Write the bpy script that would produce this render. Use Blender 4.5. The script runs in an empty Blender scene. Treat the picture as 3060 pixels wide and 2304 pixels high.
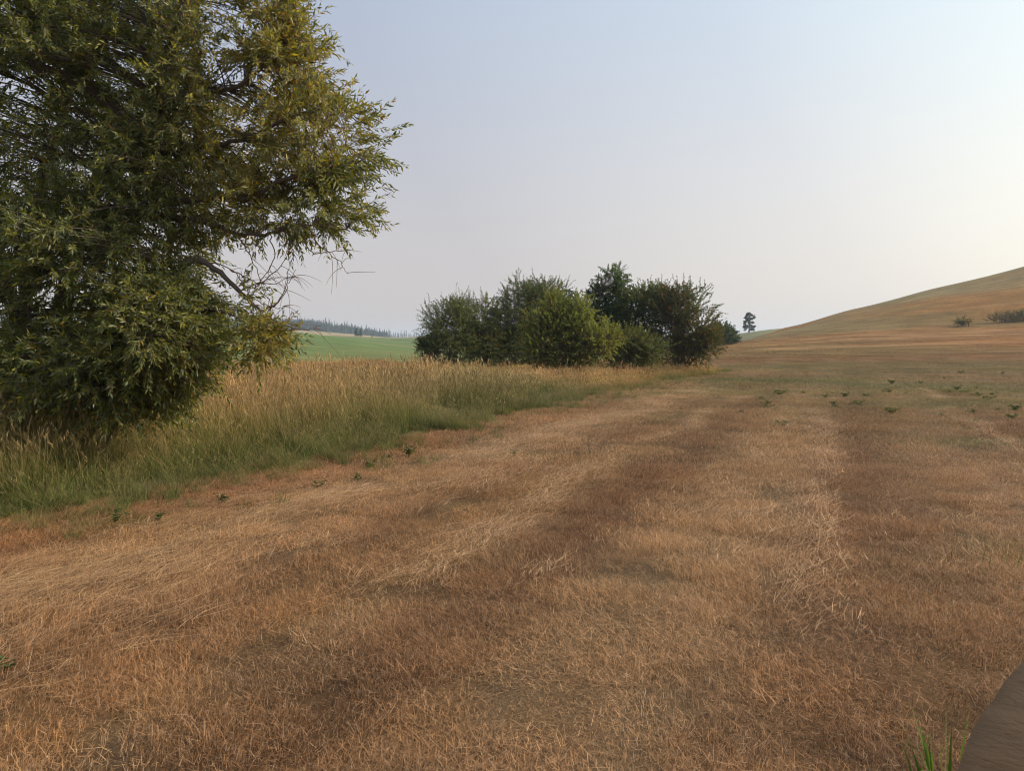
import bpy, math, random
import numpy as np
from mathutils import Vector

SC = bpy.context.scene
COL = SC.collection
R = math.radians
rng = np.random.default_rng(7)
random.seed(7)

# ------------------------------------------------------------------ camera, sky, sun, exposure
HFOV, CAMZ, HORIZON = 68.0, 1.65, 343.0
F = 512.0 / math.tan(R(HFOV / 2))
PITCH = math.atan((386.0 - HORIZON) / F)
cam = bpy.data.cameras.new('camera')
cam.sensor_fit = 'HORIZONTAL'
cam.angle = R(HFOV)
cam.clip_start, cam.clip_end = 0.05, 20000
cam_o = bpy.data.objects.new('camera', cam)
COL.objects.link(cam_o)
cam_o.location = (0, 0, CAMZ)
cam_o.rotation_euler = (R(90) - PITCH, 0, 0)
SC.camera = cam_o

SKY_STRENGTH, SMOKE_GAIN, HORIZON_TINT = 0.12, 1.53, (1.51, 1.185, .91)
SUN_AZ, SUN_EL = 91.0, 30.0                       # degrees right of the view axis, above the horizon
sun_dir = Vector((math.sin(R(SUN_AZ)) * math.cos(R(SUN_EL)), math.cos(R(SUN_AZ)) * math.cos(R(SUN_EL)), math.sin(R(SUN_EL))))
world = bpy.data.worlds.new('World')
SC.world = world
world.use_nodes = True
wn, wl = world.node_tree.nodes, world.node_tree.links
wn.clear()
wo = wn.new('ShaderNodeOutputWorld')
bg = wn.new('ShaderNodeBackground')
sky = wn.new('ShaderNodeTexSky')
sky.sky_type = 'NISHITA'
sky.sun_disc = False
sky.sun_elevation = R(SUN_EL)
sky.sun_rotation = R(SUN_AZ)
sky.air_density, sky.dust_density, sky.ozone_density = 1.0, 6.0, 2.0
tint = wn.new('ShaderNodeMix'); tint.data_type = 'RGBA'; tint.blend_type = 'MIX'
# smoke veil: brighter and creamier towards the sun, grey blue away from it
geo = wn.new('ShaderNodeTexCoord')
dot = wn.new('ShaderNodeVectorMath'); dot.operation = 'DOT_PRODUCT'
dot.inputs[1].default_value = sun_dir
wl.new(geo.outputs['Generated'], dot.inputs[0])
ramp = wn.new('ShaderNodeValToRGB')
cr = ramp.color_ramp
cr.interpolation = 'B_SPLINE'
SMOKE = [(0.0, (.22, .255, .32)), (0.38, (.30, .35, .41)), (0.62, (.395, .468, .50)), (0.88, (.50, .54, .605)), (1.0, (.72, .72, .70))]
while len(cr.elements) < len(SMOKE):
    cr.elements.new(0.5)
for e, (p, c) in zip(cr.elements, SMOKE):
    e.position = p
    e.color = (c[0], c[1], c[2], 1)
cr.interpolation = 'LINEAR'
wl.new(dot.outputs['Value'], ramp.inputs['Fac'])
sepz = wn.new('ShaderNodeSeparateXYZ'); wl.new(geo.outputs['Generated'], sepz.inputs[0])
low = wn.new('ShaderNodeMapRange'); low.interpolation_type = 'SMOOTHSTEP'
low.inputs['From Min'].default_value, low.inputs['From Max'].default_value = .50, -.02
wl.new(sepz.outputs['Z'], low.inputs['Value'])
warm = wn.new('ShaderNodeMix'); warm.data_type = 'RGBA'
warm.inputs['A'].default_value, warm.inputs['B'].default_value = (1, 1, 1, 1), (*HORIZON_TINT, 1)
wl.new(low.outputs[0], warm.inputs['Factor'])
smoke = wn.new('ShaderNodeMix'); smoke.data_type = 'RGBA'; smoke.blend_type = 'MULTIPLY'; smoke.inputs['Factor'].default_value = 1
wl.new(ramp.outputs['Color'], smoke.inputs['A']); wl.new(warm.outputs['Result'], smoke.inputs['B'])
gain = wn.new('ShaderNodeVectorMath'); gain.operation = 'SCALE'; gain.inputs['Scale'].default_value = SMOKE_GAIN / SKY_STRENGTH
wl.new(smoke.outputs['Result'], gain.inputs[0])
wl.new(sky.outputs['Color'], tint.inputs['A'])
wl.new(gain.outputs['Vector'], tint.inputs['B'])
tint.inputs['Factor'].default_value = 0.85
wl.new(tint.outputs['Result'], bg.inputs['Color'])
bg.inputs['Strength'].default_value = SKY_STRENGTH
wl.new(bg.outputs['Background'], wo.inputs['Surface'])

sun = bpy.data.lights.new('sun', 'SUN')
sun.energy, sun.angle, sun.color = 3.7, R(1.2), (1.0, 0.86, 0.68)
sun_o = bpy.data.objects.new('sun', sun)
COL.objects.link(sun_o)
sun_o.rotation_euler = sun_dir.to_track_quat('Z', 'Y').to_euler()

SC.view_settings.view_transform = 'Standard'
SC.view_settings.look = 'None'
SC.view_settings.exposure = 0.5
SC.view_settings.gamma = 1.0
SC.view_settings.use_curve_mapping = False
cy = SC.cycles
cy.max_bounces, cy.diffuse_bounces, cy.glossy_bounces = 6, 3, 2
cy.transmission_bounces, cy.transparent_max_bounces, cy.volume_bounces = 4, 8, 1
cy.use_denoising = True
cy.filter_width = 1.1
cy.caustics_reflective = cy.caustics_refractive = False

# ------------------------------------------------------------------ helpers: noise, view rays, meshes
def _hash(ix, iy, seed):
    h = (ix.astype(np.int64) * 374761393 + iy.astype(np.int64) * 668265263 + seed * 974634777) & 0xFFFFFFFF
    h = ((h ^ (h >> 13)) * 1274126177) & 0xFFFFFFFF
    return ((h ^ (h >> 16)) & 0xFFFF) / 65535.0

def vnoise(x, y, seed=0):
    x, y = np.asarray(x, float), np.asarray(y, float)
    ix, iy = np.floor(x), np.floor(y)
    fx, fy = x - ix, y - iy
    fx, fy = fx * fx * (3 - 2 * fx), fy * fy * (3 - 2 * fy)
    a, b = _hash(ix, iy, seed), _hash(ix + 1, iy, seed)
    c, d = _hash(ix, iy + 1, seed), _hash(ix + 1, iy + 1, seed)
    return (a * (1 - fx) + b * fx) * (1 - fy) + (c * (1 - fx) + d * fx) * fy

def fbm(x, y, seed=0, octaves=4):
    s, a, t = 0.0, 0.5, 0.0
    for k in range(octaves):
        s = s + a * vnoise(x * 2 ** k, y * 2 ** k, seed + k * 17)
        t += a
        a *= 0.5
    return s / t

def sstep(a, b, v):
    t = np.clip((np.asarray(v, float) - a) / (b - a), 0, 1)
    return t * t * (3 - 2 * t)

def lerp3(a, b, t):
    return np.asarray(a, float) * (1 - t[..., None]) + np.asarray(b, float) * t[..., None]

CP, SP = math.cos(PITCH), math.sin(PITCH)
def ray(px, py):
    xc, yc = (px - 512.0) / F, -(py - 386.0) / F
    return np.array([xc, CP + yc * SP, -SP + yc * CP])

def at(px, py, Y):
    """the point at distance Y ahead of the camera that lies along one line of sight"""
    d = ray(px, py)
    return np.array([0, 0, CAMZ]) + d * (Y / d[1])

# --- the lie of the land: heights (m) given at bearings u = x/y and distances Y
US = np.array([-1.6, -.675, -.477, -.285, -.208, -.159, -.12, 0, .116, .265, .294, .335, .356, .445, .564, .675, .906, 1.5])
YS = np.array([45, 70, 100, 130, 165, 200, 240, 300, 360, 450, 600, 750, 950, 1200, 1500, 1900, 2500, 3300, 4600.])
_T = {  # rows: distance, columns: image line where that ground would appear (343 = eye level), None = metres given
 70:  [374, 374, 374, 374, 373, 372, 370, 366, 361, 358, 357, 356, 355, 354, 352, 350, 348, 348],
 100: [361, 361, 361, 362, 363, 363, 363, 362, 356, 352, 350, 346, 345, 341, 338, 336, 333, 330],
 130: [352, 352, 353, 353, 356, 357, 358, 358, 352, 347, 344, 340, 338, 331, 325, 320, 310, 300],
 165: [344, 344, 345, 345, 349, 353, 355, 355, 350, 347, 344, 336, 331, 315, 297, 281, 258, 235],
 200: [336, 336, 337, 337, 343, 349, 352, 352, 349, 348, 344, 335, 329, 310.5, 287.5, 266, 225, 200],
 240: [332, 332, 332, 333, 340, 347, 350, 350, 348, 348, 345, 338, 334, 318, 296, 275, 230, 205],
 300: [335, 335, 335, 335, 340, 345, 347, 347, 346, 346, 342, 335, 333, 325, 310, 295, 255, 230],
 360: [338, 338, 338, 337, 339, 342, 343, 344, 344, 342, 335, 330.5, 329, 327, 318, 308, 275, 255],
 450: [338, 338, 338, 337, 338, 339, 339, 340, 341, 345, 342, 336, 334, 331, 325, 318, 295, 280],
 600: [336, 336, 336, 334, 336, 338, 338, 340, 341, 344, 343, 341, 340, 336, 331, 327, 312, 300],
 750: [333, 333, 333, 331, 334.5, 338, 338.5, 340, 341, 343, 343, 342, 342, 338, 335, 332, 322, 312],
 950: [334, 334, 334, 332, 335, 339, 339.5, 340, 341, 343, 343, 342, 342, 339, 337, 335, 328, 320],
 1200:[331, 331, 330, 328, 334.5, 339, 339.5, 340, 341, 342, 342, 342, 342, 340, 338, 336, 331, 325],
 1500:[335, 335, 335, 334, 338, 341, 341, 341, 341, 342, 342, 342, 342, 340, 339, 338, 334, 330],
 1900:[338, 338, 338, 337, 339, 340, 340, 340, 340, 340, 340, 340, 340, 339, 338, 338, 336, 333],
 2500:[335, 335, 335, 335, 337, 339, 339, 339, 337, 334, 333, 333, 333, 333, 334, 334, 334, 333],
 3300:[338, 338, 338, 338, 339, 340, 340, 340, 339, 337, 336, 336, 336, 336, 336, 336, 336, 336],
 4600:[341, 341, 341, 341, 341, 342, 342, 342, 341, 340, 340, 340, 340, 340, 340, 340, 340, 340]}
HT = np.zeros((len(YS), len(US)))
for i, Y in enumerate(YS):
    HT[i] = 0 if Y == 45 else CAMZ - (np.array(_T[int(Y)]) - HORIZON) / F * Y
HT[0, -6:] = [0.05, .1, .15, .2, .25, .3]

def _cr(p0, p1, p2, p3, t):
    m1, m2 = (p2 - p0) * .42, (p3 - p1) * .42
    t2, t3 = t * t, t * t * t
    return (2 * t3 - 3 * t2 + 1) * p1 + (t3 - 2 * t2 + t) * m1 + (-2 * t3 + 3 * t2) * p2 + (t3 - t2) * m2

def ground_z(x, y):
    x, y = np.broadcast_arrays(np.asarray(x, float), np.asarray(y, float))
    yy = np.clip(y, 45, 4600)
    uu = np.clip(x / np.maximum(y, 30), US[0], US[-1])
    fi = np.interp(np.log(yy), np.log(YS), np.arange(len(YS)))
    fj = np.interp(uu, US, np.arange(len(US)))
    i, j = np.minimum(fi.astype(int), len(YS) - 2), np.minimum(fj.astype(int), len(US) - 2)
    ti, tj = fi - i, fj - j
    rows = []
    for k in (-1, 0, 1, 2):
        ii = np.clip(i + k, 0, len(YS) - 1)
        h = [HT[ii, np.clip(j + m, 0, len(US) - 1)] for m in (-1, 0, 1, 2)]
        rows.append(_cr(*h, tj))
    z = _cr(*rows, ti)
    z = np.where(y < 45, z * sstep(30, 45, y), z)
    # hummocks, and the low ridges left along the mowing rows
    r = x - .44 * y
    near = 1 - sstep(40, 90, y)
    z = z + near * (.05 * (fbm(x * .5, y * .5, 3) - .5) + .05 * (fbm(x * 1.7, y * 1.7, 9, 3) - .5))
    z = z + near * .035 * np.exp(-((r + 5 + .4 * (vnoise(y * .3, y * 0, 5) - .5)) / .45) ** 2)
    z = z + near * .03 * np.exp(-((r + 1.2) / .5) ** 2)
    z = z + sstep(40, 90, y) * (.25 * (fbm(x * .08, y * .12, 21) - .5)) + sstep(200, 500, y) * 1.2 * (fbm(x * .015, y * .015, 33) - .5)
    return z

def ground_at(px, py, y0=2.0, y1=3000.0):
    """first point of the land along one line of sight"""
    d = ray(px, py)
    ys = np.exp(np.linspace(math.log(y0), math.log(y1), 4000))
    P = np.array([0, 0, CAMZ])[None] + d[None] * (ys / d[1])[:, None]
    below = np.nonzero(P[:, 2] <= ground_z(P[:, 0], P[:, 1]))[0]
    k = below[0] if len(below) else len(ys) - 1
    p = P[k].copy()
    p[2] = float(ground_z(p[0], p[1]))
    return p

def x_edge(y):
    """where the tall meadow stops and the mown field begins"""
    e = np.interp(y, [-20, 0, 7, 8.6, 11.8, 16.9, 25, 32, 39, 44, 50, 60, 75], [-13, -8, -4.75, -3.75, -2.4, -.5, 2.3, 6.0, 10.4, 12.2, 12.6, 11, 5])
    return e + .35 * (fbm(np.asarray(y) * .55, np.asarray(y) * 0 + 2.0, 71, 3) - .5)

def meadow_far(x):
    return np.interp(x, [-60, -25, -8, 12], [54, 50, 50, 56])

def in_meadow(x, y):
    return (x < x_edge(y) + .7 * (fbm(x * 1.1, y * 1.1, 72, 3) - .5)) & (y < meadow_far(x))

def link(name, me, mat=None, parent=None):
    o = bpy.data.objects.new(name, me)
    COL.objects.link(o)
    if mat is not None and me is not None:
        me.materials.clear()
        me.materials.append(mat)
    if parent is not None:
        o.parent = parent
    return o

def tag(o, label=None, cat=None, group=None, kind=None):
    if label: o['label'] = label
    if cat: o['category'] = cat
    if group: o['group'] = group
    if kind: o['kind'] = kind
    return o

def empty(name, loc):
    o = bpy.data.objects.new(name, None)
    COL.objects.link(o)
    o.location = [float(v) for v in loc]
    o.empty_display_size = .3
    return o

def mesh_np(name, V, T, colors=None, smooth=False, cname='tone'):
    V, T = np.asarray(V, np.float32), np.asarray(T, np.int32)
    me = bpy.data.meshes.new(name)
    me.vertices.add(len(V))
    me.vertices.foreach_set('co', V.ravel())
    me.loops.add(T.size)
    me.loops.foreach_set('vertex_index', T.ravel())
    me.polygons.add(len(T))
    me.polygons.foreach_set('loop_start', np.arange(0, T.size, T.shape[1], dtype=np.int32))
    if colors is not None:
        c = np.ones((len(V), 4), np.float32)
        c[:, :3] = colors
        a = me.attributes.new(cname, 'FLOAT_COLOR', 'POINT')
        a.data.foreach_set('color', c.ravel())
    me.update(calc_edges=True)
    if smooth:
        me.polygons.foreach_set('use_smooth', np.ones(len(T), bool))
    return me

class Geo:
    """collects triangles (with one colour per vertex) and links them as one mesh object"""
    def __init__(self):
        self.V, self.T, self.C, self.n = [], [], [], 0
    def add(self, V, T, C=(1, 1, 1)):
        V = np.asarray(V, float).reshape(-1, 3)
        C = np.broadcast_to(np.asarray(C, float), (len(V), 3))
        self.V.append(V); self.T.append(np.asarray(T, int).reshape(-1, 3) + self.n); self.C.append(C)
        self.n += len(V)
    def mesh(self, name, smooth=False):
        return mesh_np(name, np.concatenate(self.V), np.concatenate(self.T), np.concatenate(self.C), smooth)
    def build(self, name, mat, parent=None, origin=None, smooth=False):
        if origin is not None:
            self.V = [v - np.asarray(origin, float)[None] for v in self.V]
        return link(name, self.mesh(name, smooth), mat, parent)

def tube(P, rad, sides=6):
    """tapered tube along P with irregular section"""
    P = np.asarray(P, float); n = len(P)
    rad = np.broadcast_to(np.asarray(rad, float), (n,))
    tan = np.gradient(P, axis=0)
    tan /= np.linalg.norm(tan, axis=1)[:, None] + 1e-9
    ref = np.array([0, 0, 1.0]) if abs(tan[0][2]) < .9 else np.array([1.0, 0, 0])
    a = np.cross(tan, ref); a /= np.linalg.norm(a, axis=1)[:, None] + 1e-9
    b = np.cross(tan, a)
    ang = np.arange(sides) * 2 * math.pi / sides
    V = P[:, None, :] + rad[:, None, None] * (np.cos(ang)[None, :, None] * a[:, None, :] + np.sin(ang)[None, :, None] * b[:, None, :])
    T = []
    for i in range(n - 1):
        for k in range(sides):
            k2 = (k + 1) % sides
            p, q, r_, s = i * sides + k, i * sides + k2, (i + 1) * sides + k2, (i + 1) * sides + k
            T += [(p, q, r_), (p, r_, s)]
    return V.reshape(-1, 3), T

def smooth_path(P, per=6, jit=0.0):
    P = np.asarray(P, float)
    Q = np.vstack([2 * P[0] - P[1], P, 2 * P[-1] - P[-2]])
    out = []
    for i in range(1, len(Q) - 2):
        for t in np.linspace(0, 1, per, endpoint=False):
            p0, p1, p2, p3 = Q[i - 1], Q[i], Q[i + 1], Q[i + 2]
            out.append(.5 * ((2 * p1) + (-p0 + p2) * t + (2 * p0 - 5 * p1 + 4 * p2 - p3) * t * t + (-p0 + 3 * p1 - 3 * p2 + p3) * t ** 3))
    out.append(P[-1])
    out = np.array(out)
    if jit:
        out[1:-1] += rng.normal(0, jit, (len(out) - 2, 3))
    return out

def tubes_many(P, rad, sides=3):
    """P (S,K,3), rad (S,K): many thin twigs at once"""
    S, K, _ = P.shape
    tan = np.gradient(P, axis=1)
    tan /= np.linalg.norm(tan, axis=2, keepdims=True) + 1e-9
    ref = np.where(np.abs(tan[..., 2:3]) < .9, np.array([0, 0, 1.0]), np.array([1.0, 0, 0]))
    a = np.cross(tan, ref); a /= np.linalg.norm(a, axis=2, keepdims=True) + 1e-9
    b = np.cross(tan, a)
    ang = np.arange(sides) * 2 * math.pi / sides
    V = P[:, :, None, :] + rad[:, :, None, None] * (np.cos(ang)[None, None, :, None] * a[:, :, None, :] + np.sin(ang)[None, None, :, None] * b[:, :, None, :])
    t = []
    for i in range(K - 1):
        for k in range(sides):
            k2 = (k + 1) % sides
            p, q, r_, s = i * sides + k, i * sides + k2, (i + 1) * sides + k2, (i + 1) * sides + k
            t += [(p, q, r_), (p, r_, s)]
    T = np.array(t)[None] + (np.arange(S) * K * sides)[:, None, None]
    return V.reshape(-1, 3), T.reshape(-1, 3)

def unit(v):
    return v / (np.linalg.norm(v, axis=-1, keepdims=True) + 1e-9)

# ------------------------------------------------------------------ materials
def new_mat(name):
    m = bpy.data.materials.new(name)
    m.use_nodes = True
    m.node_tree.nodes.clear()
    return m, m.node_tree.nodes, m.node_tree.links

def attr(n, name, kind='GEOMETRY'):
    a = n.new('ShaderNodeAttribute'); a.attribute_name = name; a.attribute_type = kind
    return a

def mixrgb(n, l, a, b, fac, mode='MIX'):
    m = n.new('ShaderNodeMix'); m.data_type = 'RGBA'; m.blend_type = mode
    for s, v in (('A', a), ('B', b), ('Factor', fac)):
        if hasattr(v, 'is_linked'): l.new(v, m.inputs[s])
        elif s == 'Factor': m.inputs[s].default_value = v
        else: m.inputs[s].default_value = (*v, 1)
    return m.outputs['Result']

def leafy(name, translucent=.35, rough=.5, spec=.3, back=None):
    """leaf material: the leaf's own colour comes from its vertices"""
    m, n, l = new_mat(name)
    a = attr(n, 'tone').outputs['Color']
    if back is not None:                                   # pale underside
        g = n.new('ShaderNodeNewGeometry')
        a = mixrgb(n, l, a, mixrgb(n, l, a, back, .55), g.outputs['Backfacing'])
    p = n.new('ShaderNodeBsdfPrincipled')
    l.new(a, p.inputs['Base Color'])
    p.inputs['Roughness'].default_value = rough
    p.inputs['Specular IOR Level'].default_value = spec
    t = n.new('ShaderNodeBsdfTranslucent')
    l.new(mixrgb(n, l, a, (1.5, 1.35, .55), 1.0, 'MULTIPLY'), t.inputs['Color'])
    x = n.new('ShaderNodeMixShader'); x.inputs[0].default_value = translucent
    l.new(p.outputs[0], x.inputs[1]); l.new(t.outputs[0], x.inputs[2])
    o = n.new('ShaderNodeOutputMaterial'); l.new(x.outputs[0], o.inputs['Surface'])
    return m

def bark(name, c1, c2, scale=14):
    m, n, l = new_mat(name)
    tc = n.new('ShaderNodeTexCoord')
    mp = n.new('ShaderNodeMapping'); mp.inputs['Scale'].default_value = (1, 1, .25)
    l.new(tc.outputs['Object'], mp.inputs['Vector'])
    t = n.new('ShaderNodeTexNoise'); t.inputs['Scale'].default_value = scale; t.inputs['Detail'].default_value = 6
    l.new(mp.outputs[0], t.inputs['Vector'])
    p = n.new('ShaderNodeBsdfPrincipled'); p.inputs['Roughness'].default_value = .9
    l.new(mixrgb(n, l, c1, c2, t.outputs['Fac']), p.inputs['Base Color'])
    b = n.new('ShaderNodeBump'); b.inputs['Strength'].default_value = .7; b.inputs['Distance'].default_value = .02
    l.new(t.outputs['Fac'], b.inputs['Height']); l.new(b.outputs[0], p.inputs['Normal'])
    o = n.new('ShaderNodeOutputMaterial'); l.new(p.outputs[0], o.inputs['Surface'])
    return m

def grass_mat(name, low, high, head, dry_at=(.2, .9), translucent=.3, VAR=(.5, 1.5), pale=False):
    """blade colour: from low (at the root) to high (at the tip), seed heads their own, tinted per tuft"""
    m, n, l = new_mat(name)
    b = attr(n, 'tone')
    s = n.new('ShaderNodeSeparateColor'); l.new(b.outputs['Color'], s.inputs[0])
    mr = n.new('ShaderNodeMapRange'); mr.inputs['From Min'].default_value, mr.inputs['From Max'].default_value = dry_at
    ad = n.new('ShaderNodeMath'); ad.operation = 'MULTIPLY_ADD'
    l.new(s.outputs[0], ad.inputs[0]); ad.inputs[1].default_value = .5
    sb = n.new('ShaderNodeMath'); sb.operation = 'SUBTRACT'; l.new(s.outputs[1], sb.inputs[0]); sb.inputs[1].default_value = .25
    l.new(sb.outputs[0], ad.inputs[2])
    l.new(ad.outputs[0], mr.inputs['Value'])
    c = mixrgb(n, l, low, high, mr.outputs[0])
    c = mixrgb(n, l, c, head, s.outputs[2])
    v = n.new('ShaderNodeMapRange'); v.inputs['To Min'].default_value, v.inputs['To Max'].default_value = VAR
    l.new(s.outputs[0], v.inputs['Value'])
    c = mixrgb(n, l, c, v.outputs[0], 1.0, 'MULTIPLY')
    c = mixrgb(n, l, c, attr(n, 'tint', 'INSTANCER').outputs['Color'], 1.0, 'MULTIPLY')
    if pale:                                               # some stalks bleached by the weather
        w = n.new('ShaderNodeMapRange'); w.inputs['From Min'].default_value, w.inputs['From Max'].default_value = .72, 1
        w.inputs['To Max'].default_value = .6; l.new(s.outputs[0], w.inputs['Value'])
        c = mixrgb(n, l, c, (.46, .36, .24), w.outputs[0])
    p = n.new('ShaderNodeBsdfPrincipled'); p.inputs['Roughness'].default_value = .6; p.inputs['Specular IOR Level'].default_value = .25
    l.new(c, p.inputs['Base Color'])
    t = n.new('ShaderNodeBsdfTranslucent'); l.new(c, t.inputs['Color'])
    x = n.new('ShaderNodeMixShader'); x.inputs[0].default_value = translucent
    l.new(p.outputs[0], x.inputs[1]); l.new(t.outputs[0], x.inputs[2])
    o = n.new('ShaderNodeOutputMaterial'); l.new(x.outputs[0], o.inputs['Surface'])
    return m

def ground_mat(name, fine=9.0, streak=(.05, 1.2), streak_amt=.25, bump=.05, contrast=.5, patch=.5):
    """soil and thatch: colour per place from the vertices, broken up by grain at several sizes"""
    m, n, l = new_mat(name)
    a = attr(n, 'tone').outputs['Color']
    tc = n.new('ShaderNodeTexCoord')
    t = n.new('ShaderNodeTexNoise'); t.inputs['Scale'].default_value = fine; t.inputs['Detail'].default_value = 8; t.inputs['Roughness'].default_value = .7
    l.new(tc.outputs['Object'], t.inputs['Vector'])
    mp = n.new('ShaderNodeMapping'); mp.inputs['Scale'].default_value = (streak[0], streak[1], streak[1])
    l.new(tc.outputs['Object'], mp.inputs['Vector'])
    st = n.new('ShaderNodeTexNoise'); st.inputs['Scale'].default_value = 1.0; st.inputs['Detail'].default_value = 5
    l.new(mp.outputs[0], st.inputs['Vector'])
    pt = n.new('ShaderNodeTexNoise'); pt.inputs['Scale'].default_value = patch; pt.inputs['Detail'].default_value = 4
    l.new(tc.outputs['Object'], pt.inputs['Vector'])
    def rng_(src, lo, hi):
        v = n.new('ShaderNodeMapRange'); v.inputs['From Min'].default_value, v.inputs['From Max'].default_value = .28, .72
        v.inputs['To Min'].default_value, v.inputs['To Max'].default_value = lo, hi
        l.new(src.outputs['Fac'], v.inputs['Value'])
        return v.outputs[0]
    c = mixrgb(n, l, a, rng_(t, 1 - contrast, 1 + contrast), 1.0, 'MULTIPLY')
    c = mixrgb(n, l, c, rng_(st, 1 - streak_amt, 1 + streak_amt), 1.0, 'MULTIPLY')
    c = mixrgb(n, l, c, rng_(pt, .82, 1.18), 1.0, 'MULTIPLY')
    p = n.new('ShaderNodeBsdfPrincipled'); p.inputs['Roughness'].default_value = .95; p.inputs['Specular IOR Level'].default_value = .1
    l.new(c, p.inputs['Base Color'])
    b = n.new('ShaderNodeBump'); b.inputs['Strength'].default_value = .8; b.inputs['Distance'].default_value = bump
    l.new(t.outputs['Fac'], b.inputs['Height']); l.new(b.outputs[0], p.inputs['Normal'])
    o = n.new('ShaderNodeOutputMaterial'); l.new(p.outputs[0], o.inputs['Surface'])
    return m

# ------------------------------------------------------------------ colours of the mown field, place by place
RED, TAN, GREY, GRN, DARK, GOLD = (.33, .18, .082), (.45, .30, .165), (.33, .23, .135), (.15, .16, .045), (.19, .10, .048), (.35, .215, .09)
GREEN_SPOTS = [(1600, 822, 5.0, 1.6, 1.0), (1680, 826, 4, 1.5, .7), (1950, 832, 5, 1.3, .8), (2080, 845, 4, 2, .8), (2130, 872, 3, 1.4, .6),
               (2080, 955, .7, .5, 1.0), (1990, 880, 1.6, .8, .7), (1760, 850, 2, .9, .5), (1420, 905, 1.2, .5, .5), (1150, 985, .7, .3, .6),
               (300, 1130, .35, .25, .6), (180, 1140, .4, .25, .5), (2190, 1190, .3, .3, .4), (1500, 850, 3, .8, .6), (1800, 790, 14, 4, .6), (2100, 800, 10, 3, .5)]
_gs = [(*ground_at(px * .46293, py * .46293)[:2], a, b, w) for px, py, a, b, w in GREEN_SPOTS]

def mown_tone(x, y):
    x, y = np.asarray(x, float), np.asarray(y, float)
    wob = (fbm(x * .25, y * .25, 40, 3) - .5) * .35
    r = x - .44 * y + wob
    rr = x - .44 * y
    n1 = .78 * fbm(rr * 1.3, y * .11, 11) + .22 * fbm(x * .9, y * .9, 15)
    n2 = .68 * fbm(rr * 3.2, y * .25, 12) + .32 * fbm(x * 2.2, y * 2.2, 16)
    c = lerp3(RED, GOLD, sstep(.35, .62, n1))
    c = lerp3(c, GREY, sstep(.42, .68, n2) * .6 + .25 * fbm(x * 5, y * 5, 14, 2))
    g = lambda r0, w: np.exp(-((r - r0) / w) ** 2)
    c = lerp3(c, (.33, .165, .078), .7 * g(-6.7, .9))
    c = lerp3(c, TAN, .6 * g(-5.0, .8))
    c = lerp3(c, TAN, .6 * g(-1.1, .7))
    c = lerp3(c, DARK, .6 * g(-3.9, .35) * sstep(.25, .5, n2))
    c = lerp3(c, TAN, .35 * np.clip(g(1.6, .8) + g(5.2, .9) + g(9, 1), 0, 1))
    c = lerp3(c, DARK, .85 * g(-2.3, .5) * sstep(.22, .5, n2))
    c = lerp3(c, DARK, .7 * np.clip(g(.3, .6) + g(3.4, .7) + .7 * g(6.8, .7), 0, 1) * sstep(.2, .5, n2))
    # greener further out
    far = sstep(9, 26, y) * (1 - sstep(44, 62, y))
    c = lerp3(c, (.20, .165, .065), far * (.35 + .5 * sstep(.4, .65, n1)))
    for gx, gy, a, b, w in _gs:
        d = ((x - gx) / a) ** 2 + ((y - gy) / (b * (1 + .0 * y))) ** 2
        c = lerp3(c, GRN, w * np.clip(np.exp(-d) * (.45 + 1.1 * n2), 0, 1))
    # the golden stubble further off and the hill
    hz = sstep(50, 66, y)
    gold = lerp3((.205, .105, .03), (.155, .10, .034), sstep(.4, .62, fbm(x * .03, y * .12, 51)))
    gold = lerp3(gold, (.265, .11, .04), sstep(35, 60, x) * sstep(60, 75, y) * (1 - sstep(105, 130, y)) * .45)
    gold = lerp3(gold, (.30, .19, .10), .6 * sstep(.58, .75, fbm(x * .02, y * .35, 52)))
    gold = lerp3(gold, (.19, .155, .07), .75 * sstep(120, 150, y) * sstep(.4, .65, fbm(x * .018, y * .05, 53)))
    return lerp3(c, gold, hz)

# ------------------------------------------------------------------ the land, as one sheet cut into its fields
def axis_pts(lim0, lim1, d0, grow):
    def side(lim):
        out, p, d = [], 0.0, d0
        while p < lim:
            p += d; d *= grow; out.append(p)
        return out
    return np.array([-v for v in side(lim0)[::-1]] + [0.0] + side(lim1))
gx = axis_pts(5200, 5200, .16, 1.024)
gy = axis_pts(300, 5000, .16, 1.0165) 
GX, GY = np.meshgrid(gx, gy, indexing='ij')
GZ = ground_z(GX, GY)
Vg = np.stack([GX, GY, GZ], -1).reshape(-1, 3)
nx, ny = len(gx), len(gy)
ii, jj = np.meshgrid(np.arange(nx - 1), np.arange(ny - 1), indexing='ij')
q = np.stack([ii * ny + jj, (ii + 1) * ny + jj, (ii + 1) * ny + jj + 1, ii * ny + jj + 1], -1).reshape(-1, 4)
fc = Vg[q].mean(1)
fx, fy = fc[:, 0], fc[:, 1]
fu = fx / np.maximum(fy, 1)
left = fu < .265
zone = np.zeros(len(q), int)                                              # 0 mown field
zone[(fy > 62) & (fu > .2) & (fy < 255)] = 1                                # stubble hill
zone[in_meadow(fx, fy)] = 2                                                 # under the tall meadow grass
zone[(fx < x_edge(fy)) & (fy >= meadow_far(fx)) & (fy < 75)] = 3
zone[(fy >= 75) & left & (fy < 520)] = 3                                    # green field
zone[(fy > 62) & (fu > .2) & (fu <= .265) & (fy < 120)] = 1
zone[(fy >= 255) & ~left & (fy < 520)] = 4                                  # olive rise
zone[(fy >= 520)] = 5                                                       # far farmland
zone[(fy >= 980) & (fy < 1500) & (fu < -.1)] = 6                            # forest hill
def green_tone(x, y):
    n = fbm(x * .02, y * .03, 61)
    c = lerp3((.09, .135, .042), (.125, .14, .045), sstep(.35, .65, n))
    return lerp3(c, (.12, .2, .06), .5 * sstep(100, 60, y))
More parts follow.
